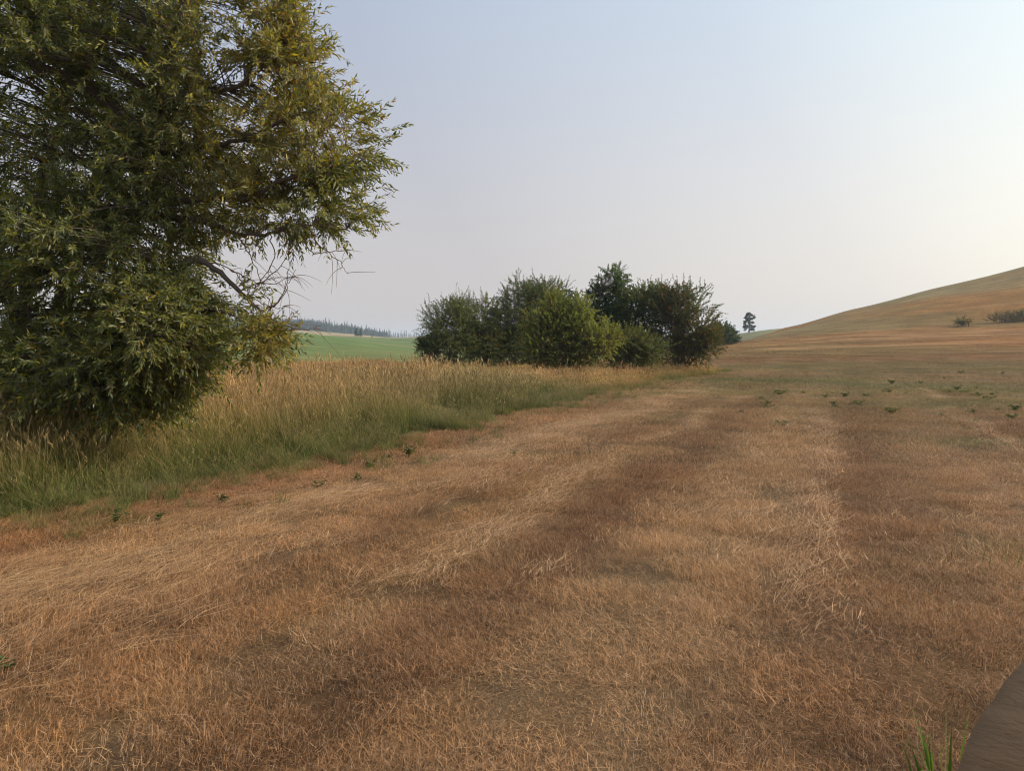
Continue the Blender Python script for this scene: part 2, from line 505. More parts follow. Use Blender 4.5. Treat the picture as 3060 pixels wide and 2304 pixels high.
def far_tone(x, y):
    n = fbm(x * .004, y * .006, 62)
    return lerp3((.33, .24, .16), (.24, .2, .1), sstep(.4, .6, n))
def flat_tone(c):
    return lambda x, y: np.broadcast_to(np.array(c), (len(x), 3))
ZONES = [('mown_field', mown_tone, ground_mat('mown_ground', 30, (.6, .6), .15, .03, .55, 2.0)),
         ('stubble_hill', mown_tone, ground_mat('stubble_ground', 2.2, (.045, .55), .24, .25, .38, .25)),
         ('meadow_ground', flat_tone((.10, .085, .04)), ground_mat('meadow_soil', 20, (.6, .6), .1, .03, .5)),
         ('green_field', green_tone, ground_mat('green_crop', 1.2, (.03, .2), .22, .25, .2, .1)),
         ('olive_rise', flat_tone((.155, .15, .07)), ground_mat('olive_crop', .8, (.03, .2), .12, .2, .2, .1)),
         ('far_farmland', far_tone, ground_mat('far_crop', .2, (.01, .05), .15, .3, .15, .03)),
         ('forest_hill', flat_tone((.03, .04, .02)), ground_mat('forest_floor', .2, (.01, .05), .15, .3, .2, .03))]
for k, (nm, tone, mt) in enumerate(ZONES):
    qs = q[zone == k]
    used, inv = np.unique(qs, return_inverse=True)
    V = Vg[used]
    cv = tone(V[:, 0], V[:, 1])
    if nm == 'mown_field': cv = cv * (.36 + .64 * sstep(55, 70, V[:, 1]))[:, None]     # bare soil between the stalks, its colour darkened further for shade in the gaps
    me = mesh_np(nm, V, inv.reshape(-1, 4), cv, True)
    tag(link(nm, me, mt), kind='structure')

# ------------------------------------------------------------------ grass: tufts as hidden sources, spread as ground cover
def blades(N, base, az, lean, bend, L, W, seg=3, rnd=None, kind=0.0, t0=0.0, t1=1.0, twist=None, taper=1.3, belly=0.0):
    s = np.linspace(0, 1, seg + 1)
    thm = lean[:, None] + bend[:, None] * ((s[:-1] + s[1:]) / 2)[None]
    ds = (L / seg)[:, None]
    hor = np.concatenate([np.zeros((N, 1)), np.cumsum(np.sin(thm) * ds, 1)], 1)
    ver = np.concatenate([np.zeros((N, 1)), np.cumsum(np.cos(thm) * ds, 1)], 1)
    P = base[:, None, :] + np.stack([hor * np.cos(az)[:, None], hor * np.sin(az)[:, None], ver], -1)
    if twist is None: twist = rng.uniform(-1.2, 1.2, N)
    wd = np.stack([-np.sin(az + twist), np.cos(az + twist), np.zeros(N)], -1)
    w = W[:, None] * np.clip(1 - s[None] ** taper + belly * np.sin(s * math.pi)[None], .03, None)
    A = P[:, :-1] - wd[:, None] * w[:, :-1, None] / 2
    B = P[:, :-1] + wd[:, None] * w[:, :-1, None] / 2
    V = np.concatenate([np.stack([A, B], 2).reshape(N, -1, 3), P[:, -1:]], 1)
    t = []
    for i in range(seg - 1):
        a = 2 * i
        t += [(a, a + 1, a + 3), (a, a + 3, a + 2)]
    a = 2 * (seg - 1)
    t.append((a, a + 1, a + 2))
    nv = 2 * seg + 1
    T = np.array(t)[None] + (np.arange(N) * nv)[:, None, None]
    if rnd is None: rnd = rng.random(N)
    tv = t0 + (t1 - t0) * np.concatenate([np.repeat(s[:-1], 2), [1.0]])
    C = np.zeros((N, nv, 3))
    C[..., 0] = rnd[:, None]
    C[..., 1] = tv[None]
    C[..., 2] = kind
    return V.reshape(-1, 3), T.reshape(-1, 3), C.reshape(-1, 3), P[:, -1], thm[:, -1]

def disc(N, rad):
    a, r_ = rng.uniform(0, 2 * math.pi, N), rad * np.sqrt(rng.random(N))
    return np.stack([r_ * np.cos(a), r_ * np.sin(a), np.zeros(N)], -1)

def U(a, b, N): return rng.uniform(a, b, N)

def stubble_tuft(rad, N, h, w, comb=.9, lying=.58):
    g = Geo()
    h = h * .85
    n1 = int(N * (1 - lying))
    b = disc(n1, rad)
    az = rng.normal(0, comb, n1)
    V, T, C, *_ = blades(n1, b, az, np.abs(rng.normal(.5, .4, n1)), U(-.1, .35, n1), U(h * .5, h * 1.25, n1), U(w * .6, w * 1.2, n1), 2, t1=.8)
    g.add(V, T, C)
    n2 = N - n1                                            # cut pieces lying on top
    b = disc(n2, rad); b[:, 2] = U(.0, h * .75, n2)
    az = rng.normal(0, 1.3, n2)
    V, T, C, *_ = blades(n2, b, az, U(1.0, 1.65, n2), U(-.12, .2, n2), U(h * .5, h * 1.4, n2) * (1 + 1.2 * (rng.random(n2) < .12)), U(w * .5, w * 1.1, n2), 2, t0=.3, t1=1)
    g.add(V, T, C)
    return g

def straw_tuft(rad, N, ln, w):
    g = Geo()
    b = disc(N, rad) * np.array([1.6, .55, 1]); b[:, 2] = U(.05, .11, N)
    az = rng.normal(0, .3, N) + np.where(rng.random(N) < .5, 0, math.pi)
    V, T, C, *_ = blades(N, b, az, U(1.4, 1.62, N), U(-.2, .25, N), U(ln * .4, ln * 1.2, N), U(w * .6, w * 1.3, N), 3, t0=.7, t1=1, taper=6)
    g.add(V, T, C)
    return g

def tall_tuft(rad, N, h, w, stalks, lean_m=.2, arch=.6, spread=3.0, heads=5):
    g = Geo()
    b = disc(N, rad); az = rng.normal(0, spread, N)
    V, T, C, *_ = blades(N, b, az, np.abs(rng.normal(lean_m, .15, N)), np.abs(rng.normal(arch, .5, N)), U(h * .45, h * .95, N), U(w * .6, w * 1.3, N), 4, t1=.75)
    g.add(V, T, C)
    n = stalks
    b = disc(n, rad); az = rng.normal(0, spread, n); L = U(h * .8, h * 1.2, n)
    V, T, C, tip, th = blades(n, b, az, np.abs(rng.normal(lean_m * .7, .1, n)), np.abs(rng.normal(arch * .55, .25, n)), L, np.full(n, w * .42), 4, kind=.6, t0=.3, taper=5)
    g.add(V, T, C)
    if heads:                                              # feathery seed heads near the tip of each stalk
        k = heads
        d = np.stack([np.sin(th) * np.cos(az), np.sin(th) * np.sin(az), np.cos(th)], -1)
        back = np.linspace(0, .13 * h, k)[None, :, None]
        bb = (tip[:, None] - d[:, None] * back).reshape(-1, 3)
        az2 = np.repeat(az, k) + rng.normal(0, 1.2, n * k)
        V, T, C, *_ = blades(n * k, bb, az2, np.repeat(th, k) * .8 + U(.05, .35, n * k), U(0, .3, n * k), U(.05, .09, n * k) * h, np.full(n * k, w * .85), 2, rnd=np.repeat(rng.random(n), k), kind=.85, belly=.6)
        g.add(V, T, C)
    return g

def sources(name, mat, geos):
    c = bpy.data.collections.new(name)
    for i, g in enumerate(geos):
        me = g.mesh('%s_source' % name)
        me.materials.append(mat)
        o = bpy.data.objects.new('%s_source.%03d' % (name, i), me)
        c.objects.link(o)
    return c

_trees = {}
def spread_tree(coll):
    ng = bpy.data.node_groups.new('spread_' + coll.name, 'GeometryNodeTree')
    ng.interface.new_socket('Geometry', in_out='INPUT', socket_type='NodeSocketGeometry')
    ng.interface.new_socket('Geometry', in_out='OUTPUT', socket_type='NodeSocketGeometry')
    n, l = ng.nodes, ng.links
    gi, go = n.new('NodeGroupInput'), n.new('NodeGroupOutput')
    ip = n.new('GeometryNodeInstanceOnPoints')
    ci = n.new('GeometryNodeCollectionInfo')
    ci.inputs['Collection'].default_value = coll
    ci.inputs['Separate Children'].default_value = True
    ci.inputs['Reset Children'].default_value = True
    def na(nm, tp):
        a = n.new('GeometryNodeInputNamedAttribute'); a.data_type = tp; a.inputs['Name'].default_value = nm
        return a.outputs['Attribute']
    er = n.new('FunctionNodeEulerToRotation')
    l.new(na('rot', 'FLOAT_VECTOR'), er.inputs[0])
    l.new(gi.outputs[0], ip.inputs['Points'])
    l.new(ci.outputs[0], ip.inputs['Instance'])
    ip.inputs['Pick Instance'].default_value = True
    l.new(na('idx', 'INT'), ip.inputs['Instance Index'])
    l.new(er.outputs[0], ip.inputs['Rotation'])
    l.new(na('scl', 'FLOAT_VECTOR'), ip.inputs['Scale'])
    l.new(ip.outputs[0], go.inputs[0])
    return ng

def spread(name, coll, P, rot, scl, tint_, label, cat, idx=None):
    N = len(P)
    me = bpy.data.meshes.new(name)
    me.vertices.add(N)
    me.vertices.foreach_set('co', np.asarray(P, np.float32).ravel())
    def put(nm, tp, key, arr):
        a = me.attributes.new(nm, tp, 'POINT'); a.data.foreach_set(key, np.ascontiguousarray(arr).ravel())
    if np.ndim(rot) == 1: rot = np.stack([np.zeros(N), np.zeros(N), rot], -1)
    if np.ndim(scl) == 1: scl = np.stack([scl] * 3, -1)
    put('rot', 'FLOAT_VECTOR', 'vector', rot.astype(np.float32))
    put('scl', 'FLOAT_VECTOR', 'vector', scl.astype(np.float32))
    put('idx', 'INT', 'value', (rng.integers(0, len(coll.objects), N) if idx is None else idx).astype(np.int32))
    c = np.ones((N, 4), np.float32); c[:, :3] = tint_
    put('tint', 'FLOAT_COLOR', 'color', c)
    o = link(name, me)
    md = o.modifiers.new('spread', 'NODES')
    md.node_group = spread_tree(coll)
    tag(o, label, cat, kind='stuff')
    return o

def wedge(y0, y1, dens, margin=.18, extra=1.0):
    """random ground points in the part of the land that can be seen between two distances"""
    umax = .675 + margin
    area = umax * (y1 * y1 - y0 * y0) + 2 * extra * (y1 - y0)
    N = int(area * dens)
    y = np.sqrt(rng.uniform(y0 * y0, y1 * y1, N))
    x = rng.uniform(-1, 1, N) * (umax * y + extra)
    return x, y

STRAW = grass_mat('dry_blade', (.63, .545, .46), (1.30, 1.14, .98), (1.6, 1.5, 1.4), (.0, .8), .25, (.38, 1.6), True)
near_c = sources('stubble_near', STRAW, [stubble_tuft(.24, 760, .06, .0026) for _ in range(8)])
mid_c = sources('stubble_mid', STRAW, [stubble_tuft(.5, 720, .065, .0046) for _ in range(6)])
far_c = sources('stubble_far', STRAW, [stubble_tuft(1.1, 480, .08, .011) for _ in range(6)])
vfar_c = sources('stubble_hillside', STRAW, [stubble_tuft(2.4, 420, .10, .026) for _ in range(5)])
sets = []
def mown_points(y0, y1, dens, clump=0.0):
    x, y = wedge(y0, y1, dens)
    ok = (x > x_edge(y) + .05 * y ** .3 - .1) 
    ok |= (y > 60) & (x > .2 * y)
    x, y = x[ok], y[ok]
    if clump:
        ok = rng.random(len(x)) < .52 + clump * (.8 * fbm(x * 3.6, y * 3.6, 91, 2) + .35 * fbm(x * 1.2, y * 1.2, 92, 2))
        x, y = x[ok], y[ok]
    return x, y
def comb_angle(x, y):
    """the way the mower and the wind laid the stubble"""
    return math.atan2(1, .44) + 5.5 * (fbm(x * .35, y * .35, 95, 3) - .5) + rng.normal(0, .25, len(x))
for nm, coll, y0, y1, dens in (('near', near_c, 1.6, 10, 20), ('mid', mid_c, 9, 26, 6), ('far', far_c, 24, 66, 1.15), ('hill', vfar_c, 62, 150, .16)):
    x, y = mown_points(y0, y1, dens, .8)
    z = ground_z(x, y)
    hvar = .68 + .9 * fbm(x * 2.2, y * 2.2, 97, 2) * (.6 + .8 * fbm(x * .6, y * .6, 98, 2))
    s = np.stack([U(.85, 1.2, len(x))] * 2 + [hvar * U(.8, 1.25, len(x))], -1)
    tn = mown_tone(x, y) * U(.7, 1.3, len(x))[:, None]
    spread('mown_stubble', coll, np.stack([x, y, z - .005], -1), comb_angle(x, y), s, tn,
           {'near': 'short dry reddish brown cut stubble covering the foreground field', 'mid': 'short dry stubble in the middle of the mown field',
            'far': 'brown and green stubble at the far end of the mown field', 'hill': 'thin golden stubble standing on the lower slope of the hill'}[nm], 'stubble')

thatch_c = sources('thatch_near', STRAW, [stubble_tuft(.26, 700, .035, .0026, 1.5, .95) for _ in range(6)])
thatchmid_c = sources('thatch_mid', STRAW, [stubble_tuft(.5, 700, .04, .0045, 1.5, .95) for _ in range(5)])
for coll, y0, y1, dens in ((thatch_c, 1.6, 9, 17), (thatchmid_c, 8.5, 22, 5)):
    x, y = mown_points(y0, y1, dens)
    n = len(x)
    spread('thatch', coll, np.stack([x, y, ground_z(x, y) - .004], -1), U(0, 6.28, n), U(.85, 1.15, n), mown_tone(x, y) * (U(.35, .95, n) + .3 * (rng.random(n) < .12))[:, None],
           'matted brown thatch lying between the cut stubble' if y0 < 5 else 'matted brown thatch further out in the mown field', 'thatch')

# straw left lying in rows
straw_c = sources('straw', STRAW, [straw_tuft(.24, n, .27, .0023) for n in (6, 22, 36, 16, 28)])
sx, sy = [], []
for r0, wd, d, ymin, ymax in ((-5.0, .42, 70, 2.5, 26), (-5.6, .5, 14, 2.5, 22), (-4.2, .45, 14, 2.5, 18), (-1.15, .5, 22, 4.3, 26), (1.6, .6, 5, 5, 30), (-3.1, .12, 26, 3.4, 22), (-.35, .12, 22, 3.6, 22), (2.5, .14, 20, 5, 26), (4.8, .5, 3, 8, 30)):
    n = int((ymax - ymin) * d)
    yy = rng.uniform(ymin, ymax, n)
    xx = r0 + .44 * yy + rng.normal(0, wd, n) + .7 * (vnoise(yy * .35, yy * 0, 5 + int(r0 * 7)) - .5)
    keep = rng.random(n) < sstep(.36, .6, fbm(xx * .8, yy * .5, 83))
    sx.append(xx[keep]); sy.append(yy[keep])
x, y = wedge(3.2, 22, 1.7)
ok = (x > x_edge(y) + .3) & (rng.random(len(x)) < .2 + .9 * sstep(.5, .7, fbm(x * .7, y * .7, 84)))
nrow = sum(len(v) for v in sx)
sx.append(x[ok]); sy.append(y[ok])
x, y = np.concatenate(sx), np.concatenate(sy)
ang = math.atan2(1, .44) + np.concatenate([rng.normal(0, .3, nrow), rng.normal(0, .9, len(x) - nrow)])
sc = np.concatenate([U(.75, 1.15, nrow), U(.3, .65, len(x) - nrow)])
idx = np.concatenate([rng.integers(0, 5, nrow), rng.integers(0, 2, len(x) - nrow) * 0])
st_t = lerp3((.36, .24, .14), (.52, .39, .24), rng.random(len(x)))
spread('cut_straw', straw_c, np.stack([x, y, ground_z(x, y)], -1), ang, sc, st_t, 'long pale cut straw lying in rows across the mown field', 'straw', idx=idx)

# the unmown meadow on the left
TALL = grass_mat('meadow_blade', (.115, .155, .034), (.295, .25, .095), (.40, .28, .15), (.25, 1.0), .35)
tall_c = sources('meadow_near', TALL, [tall_tuft(.2, 70, .85, .006, 14, .12, .5), tall_tuft(.2, 80, .8, .006, 10, .2, .9, .9), tall_tuft(.22, 60, .9, .0055, 20, .25, 1.1, .7),
                                        tall_tuft(.2, 90, .7, .007, 6, .15, .8), tall_tuft(.22, 60, .95, .005, 22, .1, .35), tall_tuft(.2, 70, .8, .006, 14, .3, 1.3, .6)])
tallfar_c = sources('meadow_far', TALL, [tall_tuft(.5, 110, .85, .013, 40, .12, .5), tall_tuft(.5, 90, .9, .012, 55, .1, .4), tall_tuft(.5, 120, .8, .014, 30, .15, .7), tall_tuft(.5, 90, .95, .012, 50, .12, .5)])
def meadow_tint(x, y):
    n, n2 = fbm(x * .35, y * .35, 101), fbm(x * 1.1, y * 1.1, 102)
    d = x_edge(y) - x                                      # metres in from the mown edge
    c = lerp3((.95, .95, .85), (1.15, 1.0, .85), sstep(.35, .65, n))
    c = lerp3(c, (.50, .62, .46), .75 * (1 - sstep(.2, 1.6 + n2, d)))        # greener fringe, also darkened to paint in shade by the willow
    c = lerp3(c, (1.35, 1.08, .85), .8 * sstep(20, 30, y) * sstep(.35, .6, n2))  # rusty seed heads further back
    c = lerp3(c, (1.35, .95, .85), .8 * np.exp(-((x + 7.5) / 3) ** 2 - ((y - 42) / 5) ** 2))
    c = lerp3(c, (1.05, 1.25, .35), .85 * np.exp(-((x + 2.5) / 3.5) ** 2 - ((y - 37) / 3) ** 2) * sstep(.4, .55, n2))   # yellow weeds
    return c * U(.6, 1.3, len(x))[:, None]
for nm, coll, y0, y1, dens in (('near', tall_c, 4.5, 19, 15), ('far', tallfar_c, 17, 58, 3.2)):
    x, y = wedge(y0, y1, dens, .12)
    ok = in_meadow(x, y)
    x, y = x[ok], y[ok]
    d = x_edge(y) - x
    h = (.45 + .6 * sstep(0, 1.3, d)) * (.45 + 1.1 * fbm(x * .9, y * .9, 104, 3)) * (1 - .52 * sstep(14, 32, y))
    h = np.clip(h, .3, 1.15) * (1 + .35 * np.exp(-((x + 7.5) / 3) ** 2 - ((y - 42) / 4) ** 2))
    s = np.stack([U(.85, 1.2, len(x))] * 2 + [h * U(.85, 1.15, len(x))], -1)
    lay = 2.6 + 3.0 * (fbm(x * .3, y * .3, 105, 2) - .5) + rng.normal(0, .5, len(x))
    spread('meadow_grass', coll, np.stack([x, y, ground_z(x, y) - .01], -1), lay, s, meadow_tint(x, y),
           {'near': 'tall uncut meadow grass with arching tan stalks below the willow', 'far': 'tall meadow grass with rusty seed heads in front of the bushes'}[nm], 'meadow grass')

# short green and tan tufts straggling out of the meadow into the stubble
y = np.sqrt(rng.uniform(25, 30 ** 2, 2600)); x = x_edge(y) + rng.exponential(.45, len(y)) - .1
ok = rng.random(len(x)) < sstep(.38, .6, fbm(x * 1.3, y * 1.3, 88)); x, y = x[ok], y[ok]
spread('edge_tufts', tall_c, np.stack([x, y, ground_z(x, y) - .01], -1), U(0, 6.28, len(x)), np.stack([U(.3, .6, len(x))] * 2 + [U(.12, .38, len(x))], -1),
       meadow_tint(x, y) * U(.8, 1.1, len(x))[:, None], 'short tufts straggling out of the meadow edge into the stubble', 'grass tufts')

# ------------------------------------------------------------------ leaves and shoots
def shoots(P, D, ln, sag, nleaf, L, W, tone, spread_a=(.45, .95), twig_r=.003, K=5, fold=.15, start=.12):
    """many leafy shoots at once: start P, direction D, length, sag; returns twig and leaf triangles"""
    S = len(P)
    s = np.linspace(0, 1, K)
    side = unit(rng.normal(0, 1, (S, 3)))
    curve = rng.normal(0, .12, S)
    def pos(t):                                            # t (S,J)
        p = P[:, None] + D[:, None] * (t * ln[:, None])[..., None]
        p = p + side[:, None] * (curve[:, None] * ln[:, None] * t * t)[..., None]
        p[..., 2] -= sag[:, None] * ln[:, None] * t * t
        return p
    TP = pos(np.broadcast_to(s, (S, K)))
    tv, tt = tubes_many(TP, twig_r * (1 - .75 * s)[None] * np.ones((S, 1)))
    J = nleaf
    t = start + (1 - start) * (np.arange(J)[None] + rng.random((S, J))) / J
    b = pos(t)
    tan = unit(pos(t + .03) - b)
    ph = rng.uniform(0, 6.28, (S, 1)) + np.arange(J)[None] * 2.4 + rng.normal(0, .4, (S, J))
    ref = np.where(np.abs(tan[..., 2:3]) < .9, np.array([0, 0, 1.0]), np.array([1.0, 0, 0]))
    a = unit(np.cross(tan, ref)); c = np.cross(tan, a)
    out = a * np.cos(ph)[..., None] + c * np.sin(ph)[..., None]
    an = rng.uniform(*spread_a, (S, J))[..., None]
    d = tan * np.cos(an) + out * np.sin(an)
    d[..., 2] -= .18
    d = unit(d)
    w = unit(np.cross(d, out + rng.normal(0, .5, (S, J, 3))))
    nr = np.cross(w, d)
    l_ = (L * rng.uniform(.55, 1.2, (S, J)) * (1.05 - .35 * t))[..., None]
    w_ = (W * rng.uniform(.7, 1.2, (S, J)))[..., None]
    v0, v2 = b, b + d * l_ - nr * l_ * .08
    v1 = b + d * l_ * .42 + w * w_ / 2 + nr * w_ * fold
    v3 = b + d * l_ * .42 - w * w_ / 2 + nr * w_ * fold
    V = np.stack([v0, v1, v2, v3], 2).reshape(-1, 3)
    nl = S * J
    o = (np.arange(nl) * 4)[:, None]
    T = np.concatenate([o + np.array([[0, 1, 2]]), o + np.array([[0, 2, 3]])], 0)
    C = np.repeat(tone(b.reshape(-1, 3)), 4, 0)
    return (tv, tt), (V, T, C)

BARK_W = bark('willow_bark', (.055, .04, .03), (.13, .10, .075))
BARK_S = bark('shrub_bark', (.05, .04, .03), (.12, .095, .075))
TWIG = bark('willow_twig', (.10, .055, .03), (.17, .10, .05), 30)

# ------------------------------------------------------------------ the big willow on the left
LEAF_W = leafy('willow_leaf', .48, .42, .45, (.16, .18, .12))
def lobe(cx, cy, rx, ry, Y, rd=None):
    c = at(cx, cy, Y)
    return c, np.array([rx * Y / F, (rd if rd else max(rx, ry) * Y / F * .8), ry * Y / F])
LOBES = [(*lobe(252, 25, 40, 80, 9.4), 3.0), (*lobe(285, 80, 40, 40, 9.3, .8), 1.15), (*lobe(318, 145, 58, 40, 9.2, .7), 1.35), (*lobe(302, 205, 82, 28, 9.2, .5), 1.45),
         (*lobe(200, 120, 95, 118, 9.8, 1.3), 6.2), (*lobe(80, 110, 140, 150, 10.4, 1.6), 9.5), (*lobe(40, 40, 90, 70, 9.6, .9), 3.5), (*lobe(5, 395, 85, 42, 9.5, .8), 2.6), (*lobe(120, 392, 62, 30, 9.3, .7), 1.6), (*lobe(105, 255, 85, 70, 9.6, 1.3), 6.0),
         (*lobe(160, 330, 54, 48, 9.0, .9), 3.8), (*lobe(100, 365, 110, 44, 9.2, 1.1), 4.6), (*lobe(20, 300, 90, 110, 9.8, 1.2), 5.5),
         (*lobe(110, -70, 190, 110, 10.2, 1.7), 6.0), (*lobe(262, 345, 12, 16, 8.8, .2), .45), (*lobe(-130, 160, 130, 250, 10.6, 1.9), 6.0),
         (*lobe(225, 300, 20, 12, 9.0, .3), .15)]
base_w = at(70, 430, 10.6); base_w[2] = float(ground_z(base_w[0], base_w[1]))
def W_(pts): return [at(*p) for p in pts]
LIMBS = [  # (points, radius at the start, radius at the tip)
 ([base_w + [0, 0, -.1]] + W_([(62, 330, 10.5), (78, 240, 10.3), (106, 167, 10.0), (150, 115, 9.8), (171, 46, 9.6), (185, -20, 9.5), (200, -110, 9.6)]), .15, .03),
 (W_([(78, 240, 10.3), (130, 215, 9.9), (204, 198, 9.4), (253, 197, 9.2), (280, 181, 9.1), (330, 168, 9.0), (362, 160, 9.0)]), .06, .008),
 (W_([(106, 167, 10.0), (180, 150, 9.7), (240, 140, 9.4), (300, 115, 9.2), (340, 108, 9.1)]), .05, .008),
 (W_([(150, 115, 9.8), (185, 93, 9.6), (232, 88, 9.4), (270, 60, 9.3), (300, 30, 9.3)]), .05, .008),
 (W_([(130, 215, 9.9), (200, 221, 9.4), (234, 233, 9.2), (269, 233, 9.1), (306, 225, 9.0), (350, 232, 9.0)]), .045, .006),
 ([base_w + [.35, -.2, -.1]] + W_([(128, 398, 10.0), (140, 330, 9.7), (180, 270, 9.4), (205, 262, 9.2), (239, 291, 9.1), (262, 314, 9.0), (278, 330, 8.9)]), .09, .006),
 (W_([(140, 330, 9.7), (180, 318, 9.2), (220, 312, 9.0), (250, 325, 8.9)]), .04, .006),
 ([base_w + [-.3, 0, -.1]] + W_([(20, 330, 10.6), (-10, 220, 10.7), (-40, 100, 10.8), (-60, -40, 10.8)]), .13, .03),
 (W_([(20, 330, 10.6), (40, 200, 10.8), (70, 90, 10.8), (90, -60, 10.7)]), .10, .02),
 ([base_w + [.2, -.5, -.1]] + W_([(110, 400, 9.6), (120, 372, 9.3), (150, 355, 9.1), (190, 350, 8.9), (225, 345, 8.8)]), .06, .006),
 ([base_w + [-.2, -.5, -.1]] + W_([(50, 400, 9.7), (35, 340, 9.4), (20, 290, 9.3), (0, 250, 9.3)]), .06, .01),
 (W_([(-10, 220, 10.7), (-90, 170, 10.6), (-170, 150, 10.5)]), .07, .01)]
willow = empty('willow_tree', base_w)
tag(willow, 'big leafy willow with yellowing leaves standing in tall grass on the left', 'tree')
paths = [smooth_path(p, 7, .012) for p, *_ in LIMBS]
nodes = np.concatenate([p[2:] for p in paths]); node_l = np.concatenate([np.full(len(p) - 2, i) for i, p in enumerate(paths)])
# anchors of the leafy shoots, spread through the crown's volume
A = []
for c, r_, wgt in LOBES:
    n = int(wgt * 92)
    v = unit(rng.normal(0, 1, (n, 3))) * (rng.random(n) ** .42)[:, None]
    A.append((c[None] + v * r_[None], np.broadcast_to(c, (n, 3)), v))
AP = np.concatenate([a[0] for a in A]); AC = np.concatenate([a[1] for a in A]); AV = np.concatenate([a[2] for a in A])
keep = (fbm(AP[:, 0] * 1.6 + AP[:, 1] * .9, AP[:, 2] * 1.6 - AP[:, 1] * .6, 130, 2) > .35) & (AP[:, 2] > .78 - .3 * sstep(-5.3, -5.9, AP[:, 0]))
AP, AC, AV = AP[keep], AC[keep], AV[keep]
d2 = ((AP[:, None] - nodes[None]) ** 2).sum(2)
near_i = d2.argmin(1)
limb_of = node_l[near_i]
start = nodes[near_i]
# side branches from limb to anchor, bowed
s = np.linspace(0, 1, 6)
mid = start + (AP - start) * .5 + np.array([0, 0, .12]) * np.linalg.norm(AP - start, axis=1)[:, None] + rng.normal(0, .05, AP.shape)
BP = ((1 - s) ** 2)[None, :, None] * start[:, None] + (2 * s * (1 - s))[None, :, None] * mid[:, None] + (s ** 2)[None, :, None] * AP[:, None]
bl = np.linalg.norm(AP - start, axis=1)
BR = (np.clip(.004 + .006 * bl, .004, .014))[:, None] * (1 - .65 * s)[None]
crown_c = np.array([at(110, 200, 10.2)])
def willow_tone(p):
    n = len(p)
    k = rng.random(n)
    zone_y = fbm(p[:, 0] * .9 + 3, p[:, 2] * .9, 140, 3)
    right = sstep(-4.6, -3.0, p[:, 0]) * sstep(2.2, 3.6, p[:, 2])
    low = np.exp(-((p[:, 0] - at(272, 345, 8.8)[0]) / .3) ** 2 - ((p[:, 2] - at(272, 345, 8.8)[2]) / .35) ** 2)
    yel = np.clip(.10 + .5 * right * sstep(.4, .65, zone_y) + .8 * low, 0, 1)
    c = lerp3((.06, .10, .016), (.24, .25, .036), rng.random(n) ** 1.3)
    c = lerp3(c, (.36, .30, .035), (rng.random(n) < yel).astype(float) * U(.4, 1, n))
    c = lerp3(c, (.30, .17, .02), (rng.random(n) < yel * .35).astype(float) * .8)
    c = lerp3(c, (.16, .06, .02), (k < .02).astype(float) * .8)
    return c * U(.75, 1.25, n)[:, None]
for li, path in enumerate(paths):
    _, r0, r1 = LIMBS[li]
    rad = r0 + (r1 - r0) * np.linspace(0, 1, len(path)) ** .8
    rad *= 1 + .08 * np.sin(np.arange(len(path)) * 1.7)
    g = Geo(); g.add(*tube(path, rad, 9))
    m = limb_of == li
    if m.any():
        V, T = tubes_many(BP[m], BR[m], 4); g.add(V, T)
    nm = 'trunk' if li in (0, 7) else 'limb'
    lo = g.build(nm, BARK_W, willow, base_w, True)
    if not m.any(): continue
    f = Geo(); tw = Geo()
    for rep in range(3):                                    # three shoots from every anchor
        P = AP[m] + rng.normal(0, .05, AP[m].shape)
        if rep == 2: P = BP[m][:, 3] + rng.normal(0, .04, AP[m].shape)
        D = unit(unit(AV[m] * np.array([1, 1, .8])) * .9 + unit(AP[m] - crown_c) * .35 + rng.normal(0, .6, P.shape) + np.array([0, 0, .3]))
        ln = U(.18, .5, len(P)); sag = U(-.1, .35, len(P))
        a_, b_ = shoots(P, D, ln, sag, 17, .112, .024, willow_tone, (.4, 1.05), .0026)
        tw.add(*a_); f.add(*b_)
    tag(tw.build('twigs', TWIG, lo, base_w), kind='stuff')
    tag(f.build('foliage', LEAF_W, lo, base_w), kind='stuff')
# bare hanging twigs under the right side of the crown
BARE = [[(239, 291, 9.1), (262, 282, 9.0), (284, 262, 8.9), (290, 240, 8.9)], [(251, 325, 8.9), (267, 313, 8.9), (285, 291, 8.9), (289, 259, 8.9), (286, 240, 8.9)],
        [(262, 314, 9.0), (285, 326, 8.8), (305, 330, 8.7), (322, 326, 8.7)], [(262, 314, 9.0), (280, 300, 8.9), (290, 282, 8.9), (296, 270, 8.8)],
        [(306, 225, 9.0), (322, 248, 8.9), (340, 262, 8.9), (348, 274, 8.9)], [(300, 229, 9.0), (312, 252, 8.9), (335, 252, 8.9), (352, 250, 8.9)],
        [(234, 233, 9.2), (250, 255, 9.1), (262, 285, 9.0), (276, 318, 8.9)], [(239, 291, 9.1), (255, 300, 9.0), (275, 308, 8.9), (288, 306, 8.8)],
        [(205, 262, 9.2), (232, 270, 9.1), (252, 300, 9.0), (262, 330, 8.9)], [(262, 314, 9.0), (272, 324, 8.9), (284, 322, 8.8), (293, 312, 8.8)],
        [(269, 233, 9.1), (274, 258, 9.0), (262, 280, 9.0), (250, 300, 9.0)], [(230, 270, 9.1), (250, 280, 9.0), (270, 284, 9.0), (295, 276, 8.9)]]
